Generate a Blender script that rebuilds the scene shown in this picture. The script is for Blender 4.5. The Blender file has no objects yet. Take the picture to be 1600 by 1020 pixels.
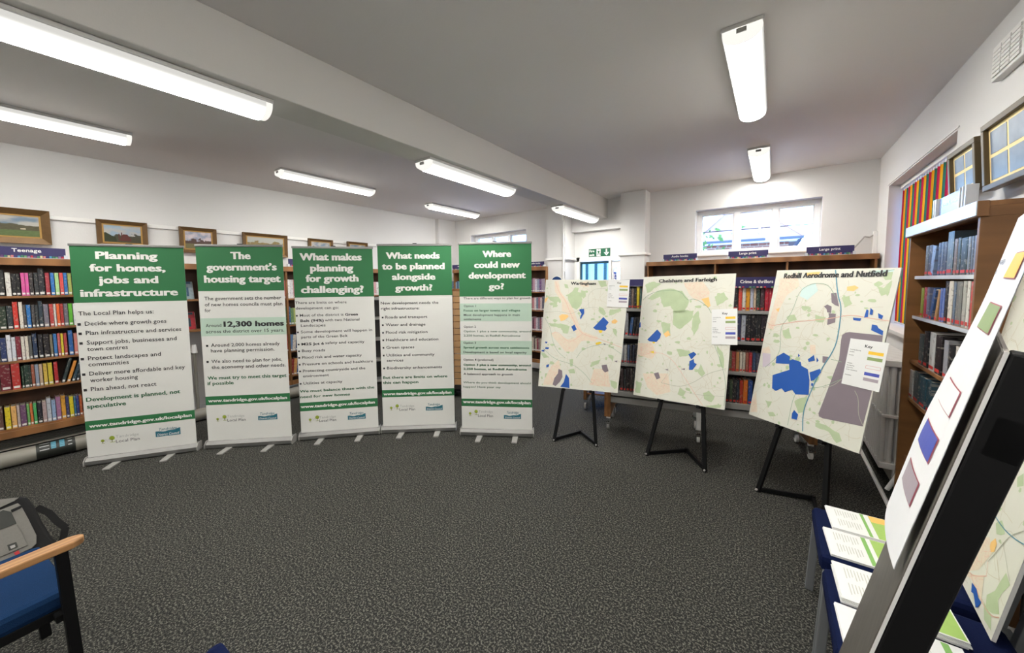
import bpy, bmesh, math, random
from mathutils import Matrix, Vector
random.seed(7)
S = bpy.context.scene
COL = S.collection
PI = math.pi
R = math.radians

# ------------------------------------------------------------------ camera
FPX, CYP, HCAM = 557.0, 477.65, 1.62
YAW, PIT, ROL = R(36.278), R(-3.834), R(-0.508)
fw = Vector((-math.sin(YAW)*math.cos(PIT), math.cos(YAW)*math.cos(PIT), math.sin(PIT)))
rt0 = Vector((math.cos(YAW), math.sin(YAW), 0)); up0 = rt0.cross(fw)
rt = math.cos(ROL)*rt0 + math.sin(ROL)*up0
upv = -math.sin(ROL)*rt0 + math.cos(ROL)*up0
CAM = Vector((0, 0, HCAM))
cd = bpy.data.cameras.new('camera'); cam = bpy.data.objects.new('camera', cd); COL.objects.link(cam)
cd.sensor_width = 36; cd.lens = FPX/1600*36; cd.shift_y = (CYP-510)/1600; cd.clip_start = 0.02; cd.clip_end = 200
m = Matrix((rt, upv, -fw)).transposed().to_4x4(); m.translation = CAM
cam.matrix_world = m
S.camera = cam

# ------------------------------------------------------------------ sky, sun, exposure
W = bpy.data.worlds.new('world'); S.world = W; W.use_nodes = True
wn = W.node_tree; wn.nodes.clear()
sky = wn.nodes.new('ShaderNodeTexSky'); sky.sky_type = 'NISHITA'; sky.sun_disc = False
sky.sun_elevation = R(48); sky.sun_rotation = R(200); sky.air_density = 1.3; sky.dust_density = 0.6; sky.ozone_density = 2.0
bg = wn.nodes.new('ShaderNodeBackground'); bg.inputs[1].default_value = 2.0
wo = wn.nodes.new('ShaderNodeOutputWorld')
tint = wn.nodes.new('ShaderNodeMix'); tint.data_type = 'RGBA'; tint.blend_type = 'MULTIPLY'; tint.inputs[0].default_value = 1; tint.inputs[7].default_value = (.50, .80, 1.45, 1)
wn.links.new(sky.outputs[0], tint.inputs[6]); wn.links.new(tint.outputs[2], bg.inputs[0]); wn.links.new(bg.outputs[0], wo.inputs[0])
sl = bpy.data.lights.new('sun', 'SUN'); sl.energy = 7.0; sl.angle = R(1); sl.color = (1, .93, .82)
so = bpy.data.objects.new('sun', sl); COL.objects.link(so)
so.rotation_euler = Vector((0.35, 0.75, -0.95)).to_track_quat('-Z', 'Y').to_euler()
S.view_settings.view_transform = 'Standard'; S.view_settings.look = 'None'
S.view_settings.gamma = 1; S.view_settings.use_curve_mapping = False
S.view_settings.exposure = 0.24
LAMP = 62.0          # strength of the fluorescent diffusers

# ------------------------------------------------------------------ geometry of sight: where a line of sight meets a real plane
def ray(x, y): return (x-800)/FPX*rt - (y-CYP)/FPX*upv + fw
def onz(x, y, z=0.0): d = ray(x, y); return CAM + d*((z-HCAM)/d.z)
def ony(x, y, Y): d = ray(x, y); return CAM + d*(Y/d.y)
def onx(x, y, X): d = ray(x, y); return CAM + d*(X/d.x)
def onp(x, y, p0, n): d = ray(x, y); return CAM + d*((p0-CAM).dot(n)/d.dot(n))

# ------------------------------------------------------------------ materials
def lin(c): return c/12.92 if c <= .04045 else ((c+.055)/1.055)**2.4
def hx(h, k=1.0):
    h = h.lstrip('#'); return tuple(min(lin(int(h[i:i+2], 16)/255)*k, .92) for i in (0, 2, 4))
def rgba(c): return (c[0], c[1], c[2], 1)
MATS = {}
def mat(name, col, rough=.6, var=0.0, scale=8, bump=0.0, bscale=60, metal=0.0, spec=.4, stretch=None, sheen=0, wood=False, dark=.6):
    if name in MATS: return MATS[name]
    if isinstance(col, str): col = hx(col)
    assert col is not None, name
    ma = bpy.data.materials.new(name); ma.use_nodes = True; nt = ma.node_tree; N = nt.nodes; L = nt.links
    b = N['Principled BSDF']; b.inputs['Roughness'].default_value = rough; b.inputs['Metallic'].default_value = metal
    b.inputs['Specular IOR Level'].default_value = spec
    if sheen: b.inputs['Sheen Weight'].default_value = sheen
    tc = N.new('ShaderNodeTexCoord'); mp = N.new('ShaderNodeMapping'); L.new(tc.outputs['Object'], mp.inputs[0])
    if stretch: mp.inputs['Scale'].default_value = stretch
    no = N.new('ShaderNodeTexNoise'); no.inputs['Scale'].default_value = scale; no.inputs['Detail'].default_value = 5
    L.new(mp.outputs[0], no.inputs['Vector'])
    mx = N.new('ShaderNodeMix'); mx.data_type = 'RGBA'
    v = var if var else .05
    mx.inputs[6].default_value = rgba(tuple(c*(1-v) for c in col)); mx.inputs[7].default_value = rgba(tuple(min(c*(1+v), .95) for c in col))
    L.new(no.outputs['Fac'], mx.inputs[0])
    if wood:
        wv = N.new('ShaderNodeTexWave'); wv.inputs['Scale'].default_value = 1.6; wv.inputs['Distortion'].default_value = 6; wv.inputs['Detail'].default_value = 3
        L.new(mp.outputs[0], wv.inputs['Vector'])
        m2 = N.new('ShaderNodeMix'); m2.data_type = 'RGBA'; m2.blend_type = 'MULTIPLY'; m2.inputs[0].default_value = .35
        L.new(mx.outputs[2], m2.inputs[6]); L.new(wv.outputs['Color'], m2.inputs[7]); L.new(m2.outputs[2], b.inputs['Base Color'])
    else: L.new(mx.outputs[2], b.inputs['Base Color'])
    if bump:
        n2 = N.new('ShaderNodeTexNoise'); n2.inputs['Scale'].default_value = bscale; n2.inputs['Detail'].default_value = 4
        L.new(mp.outputs[0], n2.inputs['Vector'])
        bp = N.new('ShaderNodeBump'); bp.inputs['Strength'].default_value = bump; bp.inputs['Distance'].default_value = .004
        L.new(n2.outputs['Fac'], bp.inputs['Height']); L.new(bp.outputs[0], b.inputs['Normal'])
    MATS[name] = ma; return ma

wall_m = mat('wall_paint', (.68, .67, .66), .75, .02, 3, .15, 90)
ceil_m = mat('ceiling_paint', (.72, .69, .675), .8, .03, 1.5, .15, 60)
beam_m = mat('beam_paint', (.62, .60, .57), .75, .02, 3, .15, 80)
trim_m = mat('white_trim', (.78, .77, .75), .45, .02)
upvc = mat('window_plastic', (.80, .80, .80), .3)
oak = mat('oak_wood', hx('#96683f', 1.0), .45, .18, 5, .06, 40, stretch=(1, .25, 6), wood=True)
oak_v = mat('oak_wood_upright', hx('#8a5f38', .95), .45, .18, 5, .06, 40, stretch=(4, 4, .4), wood=True)
oak_d = mat('brown_back_board', hx('#53341f', .85), .55, .15, 4, stretch=(1, 1, .3), wood=True)
beech = mat('beech_armrest', hx('#bb8a5a', .8), .5, .1, 6, stretch=(8, 1, 8), wood=True)
metal_g = mat('grey_metal', hx('#9a9894', 1.0), .45, .04, 6)
alu = mat('aluminium', (.26, .255, .25), .45, .05, 30, metal=.85)
chrome = mat('chrome', (.75, .75, .75), .15, metal=1)
black_m = mat('black_metal', (.0045, .0045, .005), .5, .1, spec=.2)
rubber = mat('rubber', (.02, .02, .02), .7)
grey_rub = mat('grey_rubber', (.25, .24, .23), .6)
white_pl = mat('white_plastic', (.78, .77, .75), .4)
rad_m = mat('radiator_enamel', (.66, .64, .61), .35, .03)
pipe_m = mat('pipe_enamel', (.25, .235, .20), .4, .06, 5)
green_m = mat('banner_green', hx('#337b4b', .84), .55, .03)
green_d = mat('banner_green_text', hx('#2f6b47', .85), .55)
white_b = mat('banner_white', (.74, .735, .70), .5, .015)
band_m = mat('banner_pale_green', hx('#afc4b4', 1.15), .5)
ink = mat('black_ink', (.03, .03, .032), .5)
white_ink = mat('white_ink', (.80, .79, .76), .5)
grey_ink = mat('grey_ink', (.42, .42, .41), .5)
dgrey_ink = mat('dark_grey_ink', (.10, .10, .11), .5)
teal_m = mat('teal_ink', hx('#2d7282', 1.1), .5)
olive_m = mat('olive_green_ink', hx('#8a9a34', 1.2), .5)
purple = mat('purple_sign', hx('#35305f', .9), .4)
pages_m = mat('book_pages', (.62, .57, .47), .8, .1, 80, stretch=(1, 1, 30))
navy = mat('navy_fabric', hx('#121c40', .8), .95, .15, 120, .3, 400, spec=.1)
blue_f = mat('blue_fabric', hx('#1c3a62', .62), .95, .15, 120, .3, 400, spec=.1)
paper_w = mat('white_paper', (.78, .78, .77), .6, .01)
foam_m = mat('foam_board_edge', (.75, .74, .72), .6)
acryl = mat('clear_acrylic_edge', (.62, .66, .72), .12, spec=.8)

def carpet():
    ma = bpy.data.materials.new('carpet'); ma.use_nodes = True; nt = ma.node_tree; N = nt.nodes; L = nt.links
    b = N['Principled BSDF']; b.inputs['Roughness'].default_value = .85; b.inputs['Specular IOR Level'].default_value = .25
    tc = N.new('ShaderNodeTexCoord')
    n1 = N.new('ShaderNodeTexNoise'); n1.inputs['Scale'].default_value = 105; n1.inputs['Detail'].default_value = 3; n1.inputs['Roughness'].default_value = .8
    n2 = N.new('ShaderNodeTexNoise'); n2.inputs['Scale'].default_value = 1.3; n2.inputs['Detail'].default_value = 3
    L.new(tc.outputs['Object'], n1.inputs['Vector']); L.new(tc.outputs['Object'], n2.inputs['Vector'])
    cr = N.new('ShaderNodeValToRGB'); e = cr.color_ramp.elements
    e[0].position = .44; e[0].color = (.010, .010, .0095, 1); e[1].position = .61; e[1].color = (.17, .165, .14, 1)
    e2 = cr.color_ramp.elements.new(.52); e2.color = (.027, .0265, .024, 1)
    L.new(n1.outputs['Fac'], cr.inputs[0])
    mx = N.new('ShaderNodeMix'); mx.data_type = 'RGBA'; mx.blend_type = 'MULTIPLY'; mx.inputs[0].default_value = .35
    L.new(cr.outputs[0], mx.inputs[6]); L.new(n2.outputs['Color'], mx.inputs[7])
    sc = N.new('ShaderNodeMix'); sc.data_type = 'RGBA'; sc.inputs[0].default_value = 0
    L.new(cr.outputs[0], b.inputs['Base Color'])
    bp = N.new('ShaderNodeBump'); bp.inputs['Strength'].default_value = .35; bp.inputs['Distance'].default_value = .003
    L.new(n1.outputs['Fac'], bp.inputs['Height']); L.new(bp.outputs[0], b.inputs['Normal'])
    return ma
carpet_m = carpet()

def emis(name, col, st, soft=False):
    ma = bpy.data.materials.new(name); ma.use_nodes = True; nt = ma.node_tree; N = nt.nodes; L = nt.links
    N.clear(); o = N.new('ShaderNodeOutputMaterial'); e = N.new('ShaderNodeEmission'); e.inputs[0].default_value = rgba(col); e.inputs[1].default_value = st
    if soft:   # the tubes sit above the bottom of the diffuser: its sides near the tray glow less
        tc = N.new('ShaderNodeTexCoord'); sp = N.new('ShaderNodeSeparateXYZ'); mr = N.new('ShaderNodeMapRange')
        L.new(tc.outputs['Object'], sp.inputs[0]); L.new(sp.outputs[2], mr.inputs[0])
        mr.inputs[1].default_value = -.03; mr.inputs[2].default_value = -.085; mr.inputs[3].default_value = 0; mr.inputs[4].default_value = 1
        pw = N.new('ShaderNodeMath'); pw.operation = 'POWER'; pw.inputs[1].default_value = 5.0; L.new(mr.outputs[0], pw.inputs[0])
        ma_ = N.new('ShaderNodeMath'); ma_.operation = 'MULTIPLY_ADD'; ma_.inputs[1].default_value = st; ma_.inputs[2].default_value = .60; L.new(pw.outputs[0], ma_.inputs[0]); L.new(ma_.outputs[0], e.inputs[1])
    L.new(e.outputs[0], o.inputs[0]); return ma
lamp_m = emis('lit_diffuser', (1.0, .98, .92), LAMP, True)
cap_m = emis('lit_end_cap', (1.0, .97, .9), LAMP*.014)

def glass(name, tint=(.95, .98, .98)):
    ma = bpy.data.materials.new(name); ma.use_nodes = True; nt = ma.node_tree; N = nt.nodes; L = nt.links
    N.clear(); o = N.new('ShaderNodeOutputMaterial'); t = N.new('ShaderNodeBsdfTransparent'); t.inputs[0].default_value = rgba(tint)
    g = N.new('ShaderNodeBsdfGlossy'); g.inputs['Roughness'].default_value = .03; mx = N.new('ShaderNodeMixShader')
    fr = N.new('ShaderNodeFresnel'); fr.inputs[0].default_value = 1.45
    L.new(fr.outputs[0], mx.inputs[0]); L.new(t.outputs[0], mx.inputs[1]); L.new(g.outputs[0], mx.inputs[2]); L.new(mx.outputs[0], o.inputs[0])
    return ma
glass_m = glass('window_glass')
acr_clear = glass('clear_acrylic', (.9, .93, .97))

def cloth_trans(name, col, k=.5):
    ma = bpy.data.materials.new(name); ma.use_nodes = True; nt = ma.node_tree; N = nt.nodes; L = nt.links
    N.clear(); o = N.new('ShaderNodeOutputMaterial'); d = N.new('ShaderNodeBsdfDiffuse'); t = N.new('ShaderNodeBsdfTranslucent')
    tc = N.new('ShaderNodeTexCoord'); no = N.new('ShaderNodeTexNoise'); no.inputs['Scale'].default_value = 60
    L.new(tc.outputs['Object'], no.inputs['Vector'])
    mc = N.new('ShaderNodeMix'); mc.data_type = 'RGBA'; mc.inputs[6].default_value = rgba([c*.88 for c in col]); mc.inputs[7].default_value = rgba(col)
    L.new(no.outputs['Fac'], mc.inputs[0]); L.new(mc.outputs[2], d.inputs[0]); L.new(mc.outputs[2], t.inputs[0])
    mx = N.new('ShaderNodeMixShader'); mx.inputs[0].default_value = k
    L.new(d.outputs[0], mx.inputs[1]); L.new(t.outputs[0], mx.inputs[2]); L.new(mx.outputs[0], o.inputs[0]); return ma

def book_mat():
    ma = bpy.data.materials.new('book_cover'); ma.use_nodes = True; nt = ma.node_tree; N = nt.nodes; L = nt.links
    b = N['Principled BSDF']; b.inputs['Roughness'].default_value = .38
    oi = N.new('ShaderNodeObjectInfo'); tc = N.new('ShaderNodeTexCoord'); mp = N.new('ShaderNodeMapping'); mp.inputs['Scale'].default_value = (3, 14, 1)
    ad = N.new('ShaderNodeVectorMath'); ad.operation = 'ADD'
    L.new(tc.outputs['Object'], mp.inputs[0]); L.new(mp.outputs[0], ad.inputs[0])
    cx = N.new('ShaderNodeCombineXYZ'); ml = N.new('ShaderNodeMath'); ml.operation = 'MULTIPLY'; ml.inputs[1].default_value = 90
    L.new(oi.outputs['Random'], ml.inputs[0])
    for i in range(3): L.new(ml.outputs[0], cx.inputs[i])
    L.new(cx.outputs[0], ad.inputs[1])
    no = N.new('ShaderNodeTexNoise'); no.inputs['Scale'].default_value = .8; no.inputs['Detail'].default_value = 1
    L.new(ad.outputs[0], no.inputs['Vector'])
    cr = N.new('ShaderNodeValToRGB'); cr.color_ramp.elements[0].position = .60; cr.color_ramp.elements[0].color = (0, 0, 0, 1)
    cr.color_ramp.elements[1].position = .64; cr.color_ramp.elements[1].color = (1, 1, 1, 1)
    L.new(no.outputs['Fac'], cr.inputs[0])
    # print colour: light on dark covers, dark on light covers
    bw = N.new('ShaderNodeRGBToBW'); L.new(oi.outputs['Color'], bw.inputs[0])
    gt = N.new('ShaderNodeMath'); gt.operation = 'GREATER_THAN'; gt.inputs[1].default_value = .3; L.new(bw.outputs[0], gt.inputs[0])
    pc = N.new('ShaderNodeMix'); pc.data_type = 'RGBA'; pc.inputs[6].default_value = (.42, .38, .32, 1); pc.inputs[7].default_value = (.12, .06, .06, 1)
    L.new(gt.outputs[0], pc.inputs[0])
    fa = N.new('ShaderNodeMath'); fa.operation = 'MULTIPLY'; fa.inputs[1].default_value = .42; L.new(cr.outputs[0], fa.inputs[0])
    mx = N.new('ShaderNodeMix'); mx.data_type = 'RGBA'; L.new(fa.outputs[0], mx.inputs[0]); L.new(oi.outputs['Color'], mx.inputs[6]); L.new(pc.outputs[2], mx.inputs[7])
    L.new(mx.outputs[2], b.inputs['Base Color']); return ma
book_m = book_mat()
lab_w = mat('spine_sticker_white', (.7, .68, .64), .5); lab_r = mat('spine_sticker_red', hx('#c23a34'), .5)

# ------------------------------------------------------------------ mesh tools
class MB:
    def __init__(s): s.v = []; s.f = []; s.mi = []; s.k = 0
    def quad(s, a, b, c, d): s.poly([a, b, c, d])
    def poly(s, pts):
        i = len(s.v); s.v += [tuple(p) for p in pts]; s.f.append(list(range(i, i+len(pts)))); s.mi.append(s.k)
    def box(s, x0, x1, y0, y1, z0, z1):
        i = len(s.v)
        s.v += [(x0, y0, z0), (x1, y0, z0), (x1, y1, z0), (x0, y1, z0), (x0, y0, z1), (x1, y0, z1), (x1, y1, z1), (x0, y1, z1)]
        for q in ((0, 3, 2, 1), (4, 5, 6, 7), (0, 1, 5, 4), (1, 2, 6, 5), (2, 3, 7, 6), (3, 0, 4, 7)):
            s.f.append([i+j for j in q]); s.mi.append(s.k)
        return s
    def prism(s, pts, d):           # pts: 3d loop, d: extrusion vector
        n = len(pts); i = len(s.v); d = Vector(d)
        s.v += [tuple(p) for p in pts] + [tuple(Vector(p)+d) for p in pts]
        s.f.append([i+j for j in range(n)][::-1]); s.f.append([i+n+j for j in range(n)]); s.mi += [s.k]*2
        for j in range(n):
            k = (j+1) % n; s.f.append([i+j, i+k, i+n+k, i+n+j]); s.mi.append(s.k)
        return s
    def tube(s, p0, p1, r0, r1=None, n=10, cap=True):
        p0 = Vector(p0); p1 = Vector(p1); r1 = r0 if r1 is None else r1
        d = (p1-p0).normalized(); a = d.orthogonal().normalized(); b = d.cross(a); i = len(s.v)
        for p, r in ((p0, r0), (p1, r1)):
            for j in range(n):
                t = 2*PI*j/n; s.v.append(tuple(p+a*(r*math.cos(t))+b*(r*math.sin(t))))
        for j in range(n):
            k = (j+1) % n; s.f.append([i+j, i+k, i+n+k, i+n+j]); s.mi.append(s.k)
        if cap: s.f.append([i+j for j in range(n)][::-1]); s.f.append([i+n+j for j in range(n)]); s.mi += [s.k]*2
        return s
    def path(s, pts, r, n=8):
        for a, b in zip(pts[:-1], pts[1:]): s.tube(a, b, r, r, n)
        return s
    def bar(s, p0, p1, w, h, upd=(0, 0, 1)):   # rectangular bar between two points
        p0 = Vector(p0); p1 = Vector(p1); d = (p1-p0).normalized(); u = Vector(upd); sd = d.cross(u).normalized(); u = sd.cross(d)
        pts = [p0+sd*(a*w/2)+u*(b*h/2) for a, b in ((-1, -1), (1, -1), (1, 1), (-1, 1))]
        return s.prism(pts, p1-p0)
    def disc(s, c, r, n=16, z=0.0):
        s.poly([(c[0]+r*math.cos(2*PI*j/n), c[1]+r*math.sin(2*PI*j/n), z) for j in range(n)])
    def build(s, name, mats, parent=None, bevel=0, smooth=False, M=None):
        me = bpy.data.meshes.new(name); me.from_pydata(s.v, [], s.f)
        if not isinstance(mats, (list, tuple)): mats = [mats]
        for q in mats: me.materials.append(q)
        if len(mats) > 1:
            for p, k in zip(me.polygons, s.mi): p.material_index = k
        bm = bmesh.new(); bm.from_mesh(me)
        if smooth or bevel: bmesh.ops.recalc_face_normals(bm, faces=bm.faces)
        bm.to_mesh(me); bm.free()
        if smooth:
            for p in me.polygons: p.use_smooth = True
        me.update()
        o = bpy.data.objects.new(name, me); COL.objects.link(o)
        if M is not None: o.matrix_world = M
        if parent is not None: o.parent = parent
        if bevel:
            bv = o.modifiers.new('bevel', 'BEVEL'); bv.width = bevel; bv.segments = 2; bv.limit_method = 'ANGLE'; bv.angle_limit = R(40)
        return o
def tag(o, label=None, cat=None, group=None, kind=None):
    if label: o['label'] = label
    if cat: o['category'] = cat
    if group: o['group'] = group
    if kind: o['kind'] = kind
    return o
def thing(name, label, cat, loc=(0, 0, 0), rz=0, group=None, M=None):
    o = bpy.data.objects.new(name, None); COL.objects.link(o); o.empty_display_size = .1
    if M is not None: o.matrix_world = M
    else: o.location = loc; o.rotation_euler = (0, 0, rz)
    return tag(o, label, cat, group)
def struct(name, mb, mats, parent=None, bevel=0, smooth=False):
    o = mb.build(name, mats, parent, bevel, smooth); o['kind'] = 'structure'; return o
def smooth_by_angle(o, ang=40):
    me = o.data; bm = bmesh.new(); bm.from_mesh(me); bmesh.ops.remove_doubles(bm, verts=bm.verts, dist=1e-5)
    for f in bm.faces: f.smooth = True
    for e in bm.edges:
        if len(e.link_faces) == 2 and e.calc_face_angle(0) > R(ang): e.smooth = False
    bm.to_mesh(me); bm.free()
def copy_tree(o, parent=None):
    c = o.copy(); COL.objects.link(c)
    if parent is not None: c.parent = parent
    for ch in list(o.children): copy_tree(ch, c)
    return c

def frame(o, t, u):     # matrix whose x axis = t, y axis = u, z axis = t x u (towards the viewer)
    t = Vector(t).normalized(); u = Vector(u); u = (u-t*u.dot(t)).normalized(); n = t.cross(u)
    M_ = Matrix((t, u, n)).transposed().to_4x4(); M_.translation = Vector(o); return M_
class Plane:
    def __init__(s, M_): s.M = M_; s.I = M_.inverted(); s.o = M_.translation.copy(); s.n = (M_.to_3x3() @ Vector((0, 0, 1)))
    def at(s, x, y): p = s.I @ onp(x, y, s.o, s.n); return (p.x, p.y)

# lettering: glyph outlines of Blender's built-in face, as flat print
def glyphs(txt, bold):
    cu = bpy.data.curves.new('glyphs', 'FONT'); cu.body = txt; cu.size = 1; cu.resolution_u = 2; cu.offset = bold
    cu.space_character = 1 + bold*1.2
    o = bpy.data.objects.new('glyphs', cu); COL.objects.link(o)
    bpy.context.view_layer.update()
    me = bpy.data.meshes.new_from_object(o.evaluated_get(bpy.context.evaluated_depsgraph_get()))
    v = [tuple(q.co) for q in me.vertices]; f = [list(p.vertices) for p in me.polygons]
    bpy.data.objects.remove(o); bpy.data.curves.remove(cu); bpy.data.meshes.remove(me)
    return v, f
GC = {}
def put(mb, txt, a, b, cap, bold=0.0, z=.0015, slant=0.0, heavy=0.0):
    """write txt between local points a and b (baseline) with capital height cap; positions in the frame's x,y plane"""
    k = (txt, bold)
    if k not in GC: GC[k] = glyphs(txt, bold)
    v, f = GC[k]
    if not v: return
    x0 = min(q[0] for q in v); x1 = max(q[0] for q in v)
    dx, dy = b[0]-a[0], b[1]-a[1]; ln = math.hypot(dx, dy); ux, uy = dx/ln, dy/ln
    sx = ln/(x1-x0); sy = cap/.72; i = len(mb.v)
    for q in v:
        X = (q[0]-x0)*sx + q[1]*sy*slant; Y = q[1]*sy
        mb.v.append((a[0]+ux*X-uy*Y, a[1]+uy*X+ux*Y, z))
    for p in f: mb.f.append([i+j for j in p]); mb.mi.append(mb.k)
    if heavy:
        n_ = len(v)
        for sgn in (-1, 1):
            ii = len(mb.v); e = sgn*heavy*cap
            mb.v += [(q[0]+ux*e, q[1]+uy*e, q[2]+.0001*sgn) for q in mb.v[i:i+n_]]
            for p in f: mb.f.append([ii+j for j in p]); mb.mi.append(mb.k)
def ctext(mb, txt, cx, y, cap, bold=0.0, z=.0015, widen=1.0):
    k = (txt, bold)
    if k not in GC: GC[k] = glyphs(txt, bold)
    v, f = GC[k]; w = (max(q[0] for q in v)-min(q[0] for q in v))*cap/.72*widen
    put(mb, txt, (cx-w/2, y), (cx+w/2, y), cap, bold, z)
def ltext(mb, txt, x, y, cap, bold=0.0, z=.0015, widen=1.0):
    k = (txt, bold)
    if k not in GC: GC[k] = glyphs(txt, bold)
    v, f = GC[k]; w = (max(q[0] for q in v)-min(q[0] for q in v))*cap/.72*widen
    put(mb, txt, (x, y), (x+w, y), cap, bold, z)
ORD = ['first', 'second', 'third', 'fourth', 'fifth', 'sixth', 'seventh', 'eighth', 'ninth', 'tenth', 'eleventh', 'twelfth', 'thirteenth', 'fourteenth', 'fifteenth', 'sixteenth', 'seventeenth', 'eighteenth', 'nineteenth', 'twentieth', 'twenty-first', 'twenty-second', 'twenty-third', 'twenty-fourth']

# ================================================================== THE ROOM
XL, XR, YB, YF, ZC = -5.72, 0.90, 5.60, -3.6, 2.93
mb = MB(); mb.box(XL-.3, XR+.3, YF-.3, YB+.4, -.12, 0); struct('floor', mb, carpet_m)
mb = MB(); mb.box(XL-.3, XR+.3, YF-.3, YB+.4, ZC, ZC+.25); struct('ceiling', mb, ceil_m)
mb = MB(); mb.box(XL-.3, XL, YF-.3, YB+.4, 0, ZC); struct('wall_left', mb, wall_m)
mb = MB(); mb.box(XL, XR, YF-.3, YF, 0, ZC); struct('wall_front', mb, wall_m)
def holed(mb, a0, a1, holes, z1, put_box):
    """wall strip a0..a1 with rectangular holes (h0,h1,zlo,zhi)"""
    holes = sorted(holes); c = a0
    for h0, h1, zl, zh in holes:
        put_box(c, h0, 0, z1)
        if zl > 0: put_box(h0, h1, 0, zl)
        put_box(h0, h1, zh, z1); c = h1
    put_box(c, a1, 0, z1)
WL = (-5.17, -3.77, 1.97, 2.60); WR = (-.914, .43, 1.97, 2.59); REC = (-2.83, -1.897, 0, 2.455)
mb = MB(); holed(mb, XL, XR+.3, [WL, REC, WR], ZC, lambda a, b, c, d: mb.box(a, b, YB, YB+.3, c, d))
DR = (-2.79, -1.95, 0, 2.03)
holed(mb, REC[0], REC[1], [DR], 2.455, lambda a, b, c, d: mb.box(a, b, YB+.12, YB+.3, c, d))
struct('wall_back', mb, wall_m)
WS = (3.52, 5.18, 1.16, 2.545)
mb = MB(); holed(mb, YF-.3, YB+.3, [WS], ZC, lambda a, b, c, d: mb.box(XR, XR+.28, a, b, c, d)); struct('wall_right', mb, wall_m)
mb = MB(); mb.box(-2.45, -2.189, YF, YB, 2.626, ZC); tag(struct('ceiling_beam', mb, beam_m, bevel=.006), 'long white painted beam under the ceiling')
for a, b in ((-3.175, -2.83), (-1.897, -1.532)):
    mb = MB(); mb.box(a, b, 5.37, YB, 0, ZC); struct('wall_column', mb, wall_m)
mb = MB(); mb.box(XL, XL+.1, 5.12, YB, 0, ZC); struct('wall_column', mb, wall_m)
n = 1
def trim(mb, m=trim_m, bevel=.004):
    global n
    o = struct('trim_%d' % n, mb, m, bevel=bevel); n += 1; return o
mb = MB(); mb.box(XL, XL+.022, YF, 5.12, 2.265, 2.305); trim(mb)            # picture rail, left wall
mb = MB(); mb.box(XR-.022, XR, YF, 3.42, 2.265, 2.305); trim(mb)            # picture rail, right wall
mb = MB(); mb.box(-3.2, -2.805, 5.345, YB, 1.985, 2.02); mb.box(-2.805, -2.79, 5.37, YB+.1, 1.985, 2.02); trim(mb)
mb = MB(); mb.box(-1.922, -1.507, 5.345, YB, 2.0, 2.035); trim(mb)
mb = MB(); mb.box(XL, XL+.02, YF, YB, 0, .12); o = struct('baseboard_left', mb, trim_m)
mb = MB(); mb.box(XL, -2.83, YB-.02, YB, 0, .12); mb.box(-1.9, XR, YB-.02, YB, 0, .12); struct('baseboard_back', mb, trim_m)
mb = MB(); mb.box(XR-.02, XR, YF, YB, 0, .12); struct('baseboard_right', mb, trim_m)

# ---- windows in the back wall
def back_window(name, x0, x1, z0, z1, yf, muls, bars):
    w = thing(name, None, None, ((x0+x1)/2, yf, z0)); w['kind'] = 'structure'; cx = (x0+x1)/2
    a, b, h = x0-cx, x1-cx, z1-z0
    fr = MB(); t = .055
    fr.box(a, b, 0, .06, 0, t); fr.box(a, b, 0, .06, h-t, h); fr.box(a, a+t, 0, .06, t, h-t); fr.box(b-t, b, 0, .06, t, h-t)
    fr.build('window_frame', upvc, w, .004)
    xs = [a+t] + [q-cx for q in muls] + [b-t]
    for q in muls:
        mm = MB(); mm.box(q-cx-.032, q-cx+.032, -.008, .06, t, h-t); mm.build('mullion', upvc, w, .004)
    for i in range(len(xs)-1):
        l = xs[i]+(.032 if i else 0); r = xs[i+1]-(.032 if i < len(xs)-2 else 0)
        sash = MB(); s = .018
        for q in ((l, r, t, t+s), (l, r, h-t-s, h-t), (l, l+s, t+s, h-t-s), (r-s, r, t+s, h-t-s)):
            sash.box(q[0], q[1], .01, .05, q[2], q[3])
        so_ = sash.build('sash', upvc, w, .002)
        p = MB(); p.box(l+s, r-s, .026, .032, t+s, h-t-s); p.build('pane', glass_m, w)
        if bars:
            g = MB(); g.box(l+s, r-s, .012, .024, h*.52, h*.52+.010); g.build('glazing_bar', mat('dark_bar', (.10, .10, .12), .5), w)
    return w
w1 = back_window('window_1', WR[0], WR[1], WR[2], WR[3], 5.74, (-.43, -.01), True)
mb = MB(); mb.box(-.175, -.155, -.045, -.008, .2, .32); mb.build('window_handle', upvc, w1).location = (.16+.075, 0, .05)
w2 = back_window('window_2', WL[0], WL[1], WL[2], WL[3], 5.74, (-4.69, -4.26), True)
for nm, (x0, x1, z0, z1) in (('window_sill', WR), ('window_sill', WL)):
    mb = MB(); mb.box(x0-.03, x1+.03, YB-.03, YB+.14, z0-.02, z0+.004); struct(nm, mb, trim_m, bevel=.003)
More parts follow.
